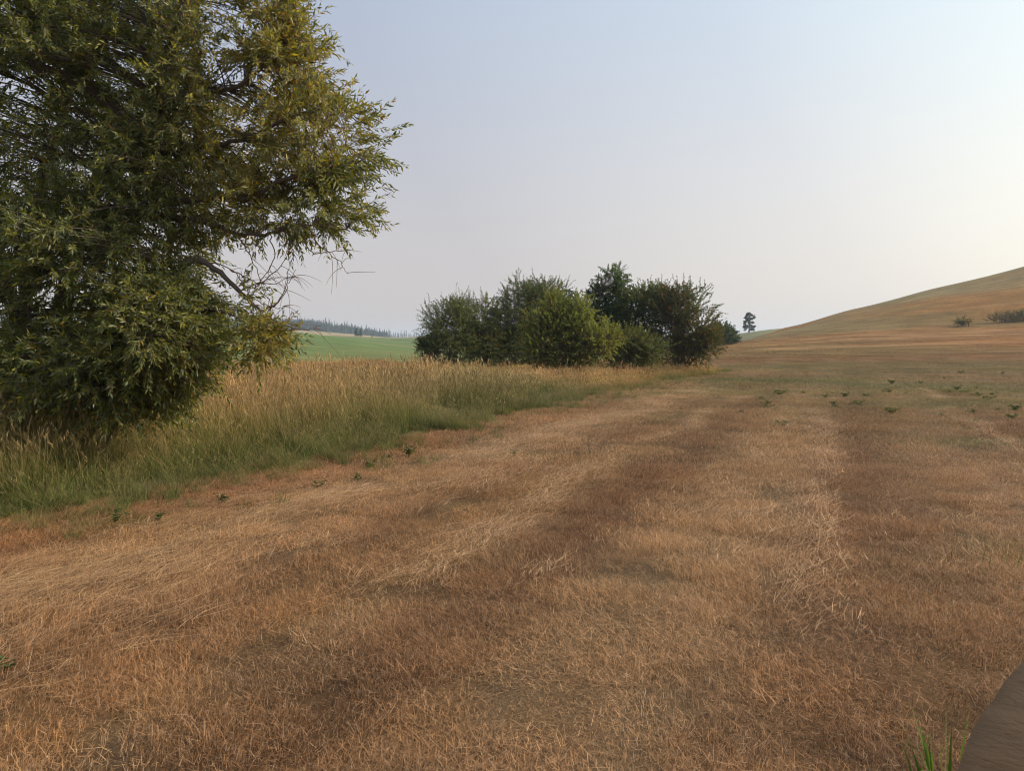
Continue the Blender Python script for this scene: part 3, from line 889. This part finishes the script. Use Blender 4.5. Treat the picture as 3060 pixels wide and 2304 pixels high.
for k, pts in enumerate(BARE):
    p = smooth_path(W_(pts), 6, .008)
    g = Geo(); g.add(*tube(p, np.linspace(.008, .0025, len(p)), 5))
    for q_ in range(6):                                     # fine curling side twigs
        i0 = random.randrange(len(p) // 3, len(p) - 1)
        d = unit(rng.normal(0, 1, 3) * np.array([1, .5, .8]) + np.array([.5, 0, -.2]))
        L = random.uniform(.12, .4)
        t = np.linspace(0, 1, 7)[:, None]
        c = unit(rng.normal(0, 1, 3)) * .5
        g.add(*tube(p[i0] + d * L * t + c * L * t * t * .6 + np.array([0, 0, -.12]) * t * t, np.linspace(.0035, .0013, 7), 4))
    g.build('bare_twig', TWIG, willow, base_w, True)

# ------------------------------------------------------------------ shrubs
LEAF_B = leafy('shrub_leaf', .45, .5, .3)
def shrub(name, label, cat, lobes, base, nsh, c1, c2, leaf=(.085, .045), jl=16, shoot=(.35, .8), up=.4, sag=(.0, .35), stems=7, gap=.3, autumn=0.0, long_top=0, group=None, twig=.006, smin=.1):
    """multi-stemmed shrub: lobes are (centre, radii, weight) of the crown"""
    root = empty(name, base)
    tag(root, label, cat, group)
    A_, V_ = [], []
    tot = sum(l[2] for l in lobes)
    for c, r_, w in lobes:
        n = int(2.1 * nsh * w / tot)
        v = unit(rng.normal(0, 1, (n, 3))) * (rng.random(n) ** .36)[:, None]
        A_.append(c[None] + v * r_[None] * (.62 + .75 * fbm(v[:, 0] * 2.2 + c[0] * 3, v[:, 2] * 2.2 + v[:, 1] * 1.3, 150, 2))[:, None]); V_.append(v)
    A_, V_ = np.concatenate(A_), np.concatenate(V_)
    k = (A_[:, 2] > base[2] + smin) & (fbm(A_[:, 0] * 1.7, A_[:, 2] * 1.7 + A_[:, 1] * .8, 151, 2) > gap)
    A_, V_ = A_[k], V_[k]
    # stems
    g = Geo()
    sp = []
    for i in range(stems):
        tgt = A_[rng.integers(len(A_))]
        b0 = np.array(base) + np.array([rng.normal(0, .25), rng.normal(0, .25), -.1])
        m_ = b0 + (tgt - b0) * .5 + np.array([0, 0, .35]) + rng.normal(0, .15, 3)
        p = smooth_path([b0, m_, tgt], 6, .03)
        sp.append(p)
        g.add(*tube(p, np.linspace(.06, .012, len(p)) * random.uniform(.7, 1.2), 6))
    N_ = np.concatenate([p[2:] for p in sp])
    st = N_[((A_[:, None] - N_[None]) ** 2).sum(2).argmin(1)]
    sub = slice(None, None, 2)
    t = np.linspace(0, 1, 4)
    BPs = st[sub][:, None] + (A_[sub] - st[sub])[:, None] * t[None, :, None]
    BPs[:, 1:3, 2] += .08
    g.add(*tubes_many(BPs, .012 * (1 - .7 * t)[None] * np.ones((len(BPs), 1)), 3))
    g.build('stems', BARK_S, root, base, True)
    f, tw = Geo(), Geo()
    def tone(p):
        n = len(p)
        nz = fbm(p[:, 0] * .9, p[:, 2] * .9 + p[:, 1] * .5, 152, 3)
        c = lerp3(c1, c2, np.clip(sstep(.3, .7, nz) * .7 + rng.random(n) * .4, 0, 1)) * np.array([1.15, 1.4, 1.05])
        if autumn:
            c = lerp3(c, (.17, .085, .025), (rng.random(n) < autumn * sstep(.35, .65, fbm(p[:, 0] * .7 + 9, p[:, 2] * .7, 153))).astype(float) * .8)
        return c * U(.7, 1.3, n)[:, None]
    D = unit(V_ + rng.normal(0, .5, V_.shape) + np.array([0, 0, up]))
    a_, b_ = shoots(A_, D, U(*shoot, len(A_)), U(*sag, len(A_)), jl, leaf[0] * 1.1, leaf[1] * 1.45, tone, (.5, 1.1), twig)
    tw.add(*a_); f.add(*b_)
    if long_top:                                            # long upright shoots standing clear of the crown
        hi = np.argsort(-(A_[:, 2] + rng.normal(0, .5, len(A_))))[:long_top]
        D = unit(np.stack([rng.normal(0, .3, long_top), rng.normal(0, .3, long_top), np.ones(long_top)], -1) + V_[hi] * .5)
        a_, b_ = shoots(A_[hi], D, U(.35, 1.15, long_top), U(0, .15, long_top), 26, leaf[0], leaf[1], tone, (.5, 1.0), twig)
        tw.add(*a_); f.add(*b_)
    tag(tw.build('twigs', TWIG, root, base), kind='stuff')
    tag(f.build('foliage', LEAF_B, root, base), kind='stuff')
    return root

def L_(cx, cy, rx, ry, Y, w=1.0, rd=None):
    c, r_ = lobe(cx, cy, rx, ry, Y, rd)
    return (c, r_, w)
def base_at(px, Y):
    b = at(px, 360, Y); b[2] = float(ground_z(b[0], b[1]))
    return b
DK1, DK2 = (.030, .045, .018), (.055, .075, .028)
shrub('willow_shrub', 'pale topped feathery shrub at the left end of the thicket', 'shrub', [L_(447, 327, 22, 22, 40, 2), L_(440, 347, 16, 14, 40, 1.3), L_(462, 317, 12, 18, 40.5, 1), L_(460, 350, 18, 14, 40, 1.3)],
      base_at(448, 40), 760, (.045, .06, .025), (.10, .11, .05), (.10, .035), 15, (.4, .9), .7, (0, .3), gap=.33, autumn=.05, long_top=14)
shrub('yellowing_shrub', 'yellow tinged shrub second from the left end of the thicket', 'shrub', [L_(482, 326, 18, 24, 41, 2), L_(486, 348, 20, 16, 40.5, 1.6)],
      base_at(484, 41), 640, (.045, .06, .022), (.12, .11, .04), (.10, .035), 15, (.4, .9), .7, (0, .3), gap=.3, autumn=.25, long_top=10)
shrub('dark_shrub', 'large dark green rounded shrub in the left half of the thicket', 'shrub', [L_(528, 322, 36, 36, 42, 4), L_(545, 300, 24, 16, 42.5, 1.5), L_(508, 345, 22, 18, 41, 1.4), L_(578, 325, 26, 26, 43, 1.6)],
      base_at(528, 42), 1550, DK1, (.06, .075, .032), (.10, .04), 15, (.4, .9), .6, (0, .3), 10, gap=.27, autumn=.06, long_top=26)
shrub('bright_bush', 'yellow green bush standing forward of the thicket in the grass', 'bush', [L_(562, 340, 30, 27, 34, 3), L_(555, 314, 14, 16, 34.3, .9), L_(578, 322, 12, 22, 34, 1), L_(596, 342, 20, 20, 33.5, 1.3), L_(542, 350, 18, 14, 33.5, .9), L_(538, 328, 10, 16, 34, .5)],
      base_at(568, 34), 1250, (.105, .115, .036), (.165, .16, .05), (.085, .05), 16, (.35, .8), .6, (0, .3), 9, gap=.25, autumn=.22, long_top=18, smin=.35)
shrub('tall_tree', 'tallest dark tree with a ragged layered top in the thicket', 'tree', [L_(613, 285, 14, 14, 43, 1), L_(606, 305, 18, 14, 43, 1.2), L_(612, 325, 26, 20, 43, 2), L_(604, 293, 11, 8, 43, .5)],
      base_at(612, 43), 720, (.026, .042, .02), (.05, .075, .03), (.11, .055), 15, (.4, .8), .1, (0, .3), 6, gap=.36)
shrub('round_shrub', 'rounded mid green shrub right of the tallest tree', 'shrub', [L_(645, 320, 30, 32, 42, 3), L_(650, 300, 20, 12, 42, 1), L_(640, 347, 28, 15, 41.5, 1.3)],
      base_at(645, 42), 900, DK1, (.065, .085, .03), (.09, .05), 15, (.35, .8), .5, (0, .3), 8, gap=.27, autumn=.12, long_top=14)
shrub('spiky_shrub', 'dark shrub with long upright shoots at the right end of the thicket', 'shrub', [L_(683, 325, 28, 34, 40, 3), L_(697, 335, 20, 24, 39.5, 1.5), L_(672, 305, 18, 16, 40.5, 1), L_(706, 345, 10, 14, 39, .5), L_(672, 350, 24, 14, 40, 1.4)],
      base_at(682, 40), 1050, (.028, .042, .018), (.06, .07, .03), (.09, .05), 15, (.4, 1.0), .5, (0, .35), 9, gap=.33, autumn=.3, long_top=30)
shrub('low_bush', 'low light green bush at the foot of the thicket', 'bush', [L_(626, 348, 24, 15, 35.5, 2), L_(645, 352, 18, 9, 35.5, .8)],
      base_at(626, 35.5), 420, (.05, .056, .02), (.085, .082, .03), (.085, .05), 15, (.3, .9), .4, (0, .3), 6, gap=.25, smin=.3)
shrub('side_bush', 'small dark bush low at the left foot of the thicket', 'bush', [L_(428, 347, 9, 7, 40, 1)],
      base_at(428, 40), 110, DK1, (.06, .075, .03), (.09, .04), 14, (.3, .6), .3, (0, .3), 4, gap=.2)
bb = ground_at(721, 346)
shrub('dark_bush', 'small dark rounded bush beyond the right end of the thicket', 'bush', [L_(718, 336, 13, 10, bb[1], 2), L_(728, 338, 7, 8, bb[1], 1)],
      bb, 330, (.024, .036, .02), (.045, .06, .03), (.3, .17), 14, (.6, 1.4), .3, (0, .3), 5, gap=.25, twig=.012)
for px, py, sz, lb in ((963, 325, 4, 'small grey scrub bush on the hill slope left of the bigger scrub'), (1003, 321, 9, 'wide dark scrub bush on the hill slope at the right edge'), (1022, 320, 11, 'dark scrub bush cut off by the right edge on the hill slope')):
    b = ground_at(px, py + 2)
    shrub('scrub_bush', lb, 'bush', [L_(px, py - 1, sz * 1.3, sz * .5, b[1], 1, 1.2)], b, 13 * sz, (.06, .055, .045), (.13, .105, .07), (.22, .10), 10, (.5, 1.5), .9, (0, .2), 7, gap=.3, autumn=.35, twig=.014,
          group='scrub bushes on the hill slope')

# ------------------------------------------------------------------ far trees
NEEDLE = leafy('conifer_needle', .1, .7, .2)
def open_pine(name, label, b, h, w, seed, c1=(.02, .034, .02), c2=(.035, .052, .028)):
    root = empty(name, b)
    tag(root, label, 'tree')
    g = Geo()
    p = smooth_path([np.array(b) + [0, 0, -.3], np.array(b) + [.02 * h, 0, .45 * h], np.array(b) + [0, 0, .95 * h]], 6, .05)
    g.add(*tube(p, np.linspace(.045 * h, .008 * h, len(p)), 7))
    f = Geo()
    r2 = np.random.default_rng(seed)
    for k in range(34):
        t = .2 + .8 * (k + r2.random()) / 34
        prof = np.sin(np.clip(t, 0, 1) * math.pi * .82 + .35) ** .7
        az, L = r2.uniform(0, 6.28), w * .5 * prof * r2.uniform(.55, 1.1)
        s0 = p[int(t * (len(p) - 1))]
        e = s0 + np.array([math.cos(az) * L, math.sin(az) * L, r2.uniform(-.03, .08) * h])
        g.add(*tube(smooth_path([s0, (s0 + e) / 2 + [0, 0, .02 * h], e], 3), np.linspace(.012 * h, .004 * h, 7), 4))
        for q_ in range(3):
            c = s0 + (e - s0) * r2.uniform(.6, 1.05) + r2.normal(0, .03 * h, 3)
            n = 60
            v = unit(r2.normal(0, 1, (n, 3))) * (r2.random(n) ** .4)[:, None] * np.array([.075, .075, .045]) * h + c
            d1, d2_ = unit(r2.normal(0, 1, (n, 3))) * .034 * h, unit(r2.normal(0, 1, (n, 3))) * .02 * h
            V = np.stack([v - d1, v + d2_, v + d1], 1).reshape(-1, 3)
            f.add(V, np.arange(3 * n).reshape(-1, 3), np.repeat(lerp3(c1, c2, r2.random(n)), 3, 0))
    g.build('trunk', BARK_S, root, b, True)
    tag(f.build('foliage', NEEDLE, root, b), kind='stuff')
lb = at(749, 332, 352); lb[2] = float(ground_z(lb[0], lb[1]))
open_pine('lone_pine', 'lone tall tree with an open crown on the ridge left of the hill', lb, 20.5 * lb[1] / F, 15 * lb[1] / F, 5)
fb = at(358, 339, 505); fb[2] = float(ground_z(fb[0], fb[1]))

def conifer_geo(h, w, tiers, r2, c1=(.022, .036, .022), c2=(.04, .058, .03)):
    """jagged tiers of drooping boughs round a thin stem"""
    g = Geo()
    V, T = tube(np.array([[0, 0, -.5], [0, 0, h * .5], [0, 0, h]]), np.array([.03, .018, .004]) * h, 4)
    g.add(V, T, (.05, .04, .03))
    for k in range(tiers):
        t = k / tiers
        z0, rr = h * (.12 + .86 * t), w * .5 * (1 - t) ** .8
        nb = 7
        for q_ in range(nb):
            a = 6.283 * (q_ + r2.random()) / nb
            r_ = rr * r2.uniform(.6, 1.15)
            c, s_ = math.cos(a), math.sin(a)
            wd = .45 * r_ + .02 * h
            top = np.array([0, 0, z0 + h * .10])
            tip = np.array([c * r_, s_ * r_, z0 - h * .03 * r2.uniform(0, 2)])
            mid_ = tip * .55 + top * .45
            sd = np.array([-s_, c, 0]) * wd * .5
            g.add([top, mid_ + sd, tip, mid_ - sd, mid_ + [0, 0, -.05 * h]], [(0, 1, 2), (0, 2, 3), (1, 4, 2), (4, 3, 2)], lerp3(c1, c2, np.full(5, r2.random())))
    return g
r2 = np.random.default_rng(11)
def conifer_thing(name, label, px, Y, hpx, wpx, tiers, group=None):
    b = at(px, 339, Y); b[2] = float(ground_z(b[0], b[1]))
    o = conifer_geo(hpx * Y / F, wpx * Y / F, tiers, r2).build(name, NEEDLE)
    o.location = b
    tag(o, label, 'tree', group)
    return o
conifer_thing('dark_conifer', 'broad dark conifer standing alone at the back edge of the green field', 356.5, 505, 9.4, 8, 9)
conifer_thing('dark_conifer', 'second conifer merging with the right side of the broad dark one', 360.5, 508, 8.6, 6, 9)
conifer_thing('small_conifer', 'tiny conifer right of the broad dark ones at the field edge', 372, 515, 3.4, 2.6, 6)
# the wood on the far hill: one mass, its right end thinning into single trees
fg = Geo()
protos = [conifer_geo(15 * s_, 6.5 * w_, 6, r2) for s_, w_ in ((1, 1), (.8, 1.0), (1.15, .9), (.9, 1.2), (.7, .9))]
pa = [(np.concatenate(g.V), np.concatenate(g.T), np.concatenate(g.C)) for g in protos]
cnt = 0
for k in range(4200):
    Y = r2.uniform(1010, 1330); u = r2.uniform(-.50, -.163)
    x = u * Y
    if fbm(x * .006, Y * .006, 160) < .25 - .0 : continue
    px = 512 + u * F
    if Y < np.interp(px, [240, 300, 345, 385, 400], [1010, 1010, 1050, 1130, 1180]): continue
    V, T, C = pa[r2.integers(5)]
    s_ = r2.uniform(.6, 1.05) * (1.25 if r2.random() < .06 else 1) * np.interp(px, [300, 390], [1, .8])
    a = r2.uniform(0, 6.28)
    V2 = V * s_
    V2 = np.stack([V2[:, 0] * math.cos(a) - V2[:, 1] * math.sin(a), V2[:, 0] * math.sin(a) + V2[:, 1] * math.cos(a), V2[:, 2]], -1)
    fg.add(V2 + np.array([x, Y, float(ground_z(x, Y))]), T, C * r2.uniform(.8, 1.2))
    cnt += 1
tag(fg.build('far_wood', NEEDLE), 'hazy blue conifer wood covering the low far hill', 'wood', kind='stuff')
row_me = [g.mesh('row_conifer') for g in protos]
for k in range(17):
    px = 389 + k * 1.75 + r2.uniform(-.5, .5)
    Y = 1200 + r2.uniform(-25, 25)
    x = (px - 512) / F * Y
    o = link('row_conifer', row_me[r2.integers(5)])
    if not o.data.materials: o.data.materials.append(NEEDLE)
    o.location = (x, Y, float(ground_z(x, Y)))
    s_ = r2.uniform(.8, 1.2) * np.interp(px, [390, 420], [1.0, .6])
    o.scale = (s_, s_, s_); o.rotation_euler.z = r2.uniform(0, 6.28)
    tag(o, 'tiny hazy conifer in the thinning tree row on the left horizon', 'tree', 'conifers in the far tree row')

# ------------------------------------------------------------------ weeds and green tufts in the mown field
WEED = leafy('weed_leaf', .25, .5, .3)
def weed_mesh(seed, n=34, h=.16, w=.22):
    r3 = np.random.default_rng(seed)
    g = Geo()
    for st in range(8):
        a = r3.uniform(0, 6.28); lean = r3.uniform(.1, 1.15)
        top = np.array([math.cos(a) * math.sin(lean), math.sin(a) * math.sin(lean), math.cos(lean)]) * h * r3.uniform(.6, 1.15)
        p = smooth_path([np.zeros(3), top * .5 + [0, 0, .01], top], 4)
        g.add(*tube(p, np.linspace(.004, .002, len(p)), 4), (.06, .08, .02))
        for q_ in range(n // 5 + 3):
            b = p[r3.integers(1, len(p))]
            az = r3.uniform(0, 6.28); el = r3.uniform(-.1, .9)
            d = np.array([math.cos(az) * math.cos(el), math.sin(az) * math.cos(el), math.sin(el)])
            sd = unit(np.cross(d, [0, 0, 1.0])); L = w * r3.uniform(.14, .34); W = L * r3.uniform(.28, .42)
            up_ = np.cross(sd, d)
            V = [b, b + d * L * .3 + sd * W * .5 + up_ * .01, b + d * L * .5 + sd * W * .28, b + d * L * .7 + sd * W * .42, b + d * L - [0, 0, .02],
                 b + d * L * .7 - sd * W * .42, b + d * L * .5 - sd * W * .28, b + d * L * .3 - sd * W * .5 + up_ * .01]
            g.add(V, [(0, 1, 2), (2, 3, 4), (0, 2, 4), (0, 4, 6), (4, 5, 6), (6, 7, 0)], lerp3((.06, .095, .03), (.11, .15, .055), np.full(8, r3.random())))
    me = g.mesh('weed'); me.materials.append(WEED)
    return me
weeds_me = [weed_mesh(s_) for s_ in range(6)]
WEEDS = [(480, 1090, 1.0, 'lone dark green weed nearest the tall grass edge in left foreground'), (802, 1013, 1.25, 'leafy dark weed left of the largest one near the meadow edge'),
         (886, 988, 1.3, 'largest dark weed near the meadow edge in the mown strip'), (771, 1042, .8, 'flat small weed below the pair near the meadow edge'),
         (690, 1058, .9, 'faint low weed between the meadow edge and the straw row'), (250, 1130, 1.0, 'pale green weed among reddish stubble at far left'),
         (345, 1128, .8, 'small weed right of the pale one in reddish stubble at left'), (-4, 1455, .9, 'dark leafy weed cut off by the left edge of the picture'),
         (1108, 988, .8, 'small weed beside the straw row in the middle of the field'), (845, 995, .7, 'tiny weed just left of the largest one near the meadow edge')]
for k, (px, py, s_, lbl) in enumerate(WEEDS):
    o = link('weed', weeds_me[k % 6])
    p = ground_at(px * .46293, py * .46293)
    o.location = p; o.rotation_euler.z = k * 1.7; o.scale = (s_ * .72,) * 3
    tag(o, lbl, 'weed', 'weeds in the mown field')
RW = [(530, 175), (520, 330), (245, 415), (252, 445), (312, 465), (840, 358), (1000, 350), (1150, 310), (1175, 325), (940, 415), (1310, 335), (1200, 255), (1730, 172), (1600, 212), (1860, 358), (1940, 382), (2010, 460), (2150, 462),
      (2120, 520), (1580, 500), (1840, 553), (1200, 478), (45, 480), (750, 418), (350, 578), (2050, 176), (1820, 482), (340, 340), (200, 376), (690, 366), (1420, 250), (1850, 295), (1640, 330), (1750, 330), (770, 438), (1700, 305), (1500, 315), (1970, 345)]
RW_OWN = {12: 'weed farthest up towards the hill below the scrub bushes', 18: 'broad weed nearest the right edge of the picture', 24: 'weed nearest the camera in the right half of the field', 22: 'leftmost weed of those scattered right of the thicket',
          2: 'upper weed of a close pair left of the dark mowing track', 3: 'lower weed of a close pair left of the dark mowing track', 4: 'small weed just below the close pair left of the track',
          7: 'weed on pale straw in the middle of the right hand weeds', 0: 'small weed farthest back near the green streak beyond the thicket', 25: 'weed at the far right edge below the hill scrub'}
for k, (cx, cy_) in enumerate(RW):
    px, py = (2200 + cx / 2.572) * .33464, (1050 + cy_ / 2.572) * .33464
    p = ground_at(px, py)
    o = link('weed', weeds_me[(k * 5 + 1) % 6])
    o.location = p; o.rotation_euler.z = k * 2.1
    s_ = (.7 + .018 * p[1]) * (.6 if k % 3 == 1 else 1) * (.8 + .5 * ((k * 37) % 10) / 10)
    o.scale = (s_ * 1.25, s_ * 1.25, s_ * .75)
    tag(o, RW_OWN.get(k, 'low dark green weed scattered in the stubble towards the hill'), 'weed', 'weeds in the stubble on the right')

def blade_clump(name, label, p, n, h, w, seed, c1, c2, rad=.07):
    r3 = np.random.default_rng(seed)
    root = empty(name, p); tag(root, label, 'grass clump')
    for k in range(n):
        a, r_ = r3.uniform(0, 6.28), rad * math.sqrt(r3.random())
        b = np.array([[r_ * math.cos(a), r_ * math.sin(a), -.02]])
        L = h * r3.uniform(.45, 1.1)
        V, T, C, *_ = blades(1, b, np.array([a]), np.array([r3.uniform(.03, .28)]), np.array([r3.uniform(.0, .5)]), np.array([L]), np.array([w * r3.uniform(.7, 1.2)]), 6, taper=2.2)
        g = Geo(); g.add(V, T, lerp3(c1, c2, np.full(len(V), r3.random())))
        g.build('blade', WEED, root)
def clump_at(px, py): return ground_at(px, py, 1.2)
p = at(948, 800, 2.62); p[2] = float(ground_z(p[0], p[1]))
blade_clump('green_grass_clump', 'tall bright green grass blades beside the boulder in the corner', p, 26, .36, .012, 3, (.06, .13, .02), (.13, .22, .035), .10)
for px, py, sd, lb in ((1008, 568, 4, 'thin green blades sprouting from straw at the right edge'), (980, 565, 5, 'sparse green blades left of those at the right edge'), (950, 562, 6, 'faint green sprout leftmost of the three at the right')):
    blade_clump('green_sprout', lb, clump_at(px, py), 6, .16, .006, sd, (.06, .10, .025), (.11, .15, .04), .08)

# ------------------------------------------------------------------ the boulder in the corner
def boulder(c, r_, seed):
    n_u, n_v = 64, 40
    u, v = np.meshgrid(np.linspace(0, 2 * math.pi, n_u, endpoint=False), np.linspace(0, math.pi, n_v), indexing='ij')
    d = np.stack([np.cos(u) * np.sin(v), np.sin(u) * np.sin(v), np.cos(v)], -1)
    k = 1 + .08 * (fbm(d[..., 0] * 1.5 + 3, d[..., 2] * 1.5 + d[..., 1], seed, 2) - .5) + .09 * (fbm(d[..., 0] * 5, d[..., 2] * 5 + d[..., 1] * 3, seed + 5, 3) - .5)
    k = k * ((np.abs(d) / np.array(r_)) ** 1.22).sum(-1) ** (-1 / 1.22)
    V = d * k[..., None]
    T = []
    for i in range(n_u):
        i2 = (i + 1) % n_u
        for j in range(n_v - 1):
            a, b, c_, e = i * n_v + j, i * n_v + j + 1, i2 * n_v + j + 1, i2 * n_v + j
            if j > 0: T.append((a, b, e))
            if j < n_v - 2: T.append((b, c_, e))
    me = mesh_np('boulder', V.reshape(-1, 3), T, None, True)
    m, n, l = new_mat('brown_stone')
    tc = n.new('ShaderNodeTexCoord')
    mp = n.new('ShaderNodeMapping'); mp.inputs['Scale'].default_value = (3, 3, 9); mp.inputs['Rotation'].default_value = (.3, .6, 0)
    l.new(tc.outputs['Object'], mp.inputs['Vector'])
    t = n.new('ShaderNodeTexNoise'); t.inputs['Scale'].default_value = 2.0; t.inputs['Detail'].default_value = 8; t.inputs['Roughness'].default_value = .65
    l.new(mp.outputs[0], t.inputs['Vector'])
    c1 = mixrgb(n, l, (.16, .098, .052), (.36, .235, .13), t.outputs['Fac'])
    pr = n.new('ShaderNodeBsdfPrincipled'); pr.inputs['Roughness'].default_value = .85
    l.new(c1, pr.inputs['Base Color'])
    bm = n.new('ShaderNodeBump'); bm.inputs['Strength'].default_value = .9; bm.inputs['Distance'].default_value = .03
    l.new(t.outputs['Fac'], bm.inputs['Height']); l.new(bm.outputs[0], pr.inputs['Normal'])
    o_ = n.new('ShaderNodeOutputMaterial'); l.new(pr.outputs[0], o_.inputs['Surface'])
    o = link('boulder', me, m)
    o.location = c
    return o
tag(boulder((1.905, 2.15, .12), (.74, .34, 1.04), 200), 'smooth brown boulder cut off by the bottom right corner', 'boulder')

# ------------------------------------------------------------------ smoke haze
me = bpy.data.meshes.new('haze')
X0, X1, Y0, Y1, Z0, Z1 = -5600, 5600, -700, 5400, float(GZ.min()) - 1, max(float(GZ.max()), 52) + 2
hv = [(x_, y_, z_) for x_ in (X0, X1) for y_ in (Y0, Y1) for z_ in (Z0, Z1)]
me.from_pydata(hv, [], [(0, 1, 3, 2), (4, 6, 7, 5), (0, 4, 5, 1), (2, 3, 7, 6), (0, 2, 6, 4), (1, 5, 7, 3)])
hm, n, l = new_mat('haze_air')
pv = n.new('ShaderNodeVolumePrincipled')
pv.inputs['Color'].default_value = (.62, .76, .96, 1)
pv.inputs['Density'].default_value = .00028
pv.inputs['Anisotropy'].default_value = .2
o_ = n.new('ShaderNodeOutputMaterial'); l.new(pv.outputs[0], o_.inputs['Volume'])
tag(link('haze', me, hm), kind='stuff')
print('LAND', GZ.min(), GZ.max(), 'wood', cnt)
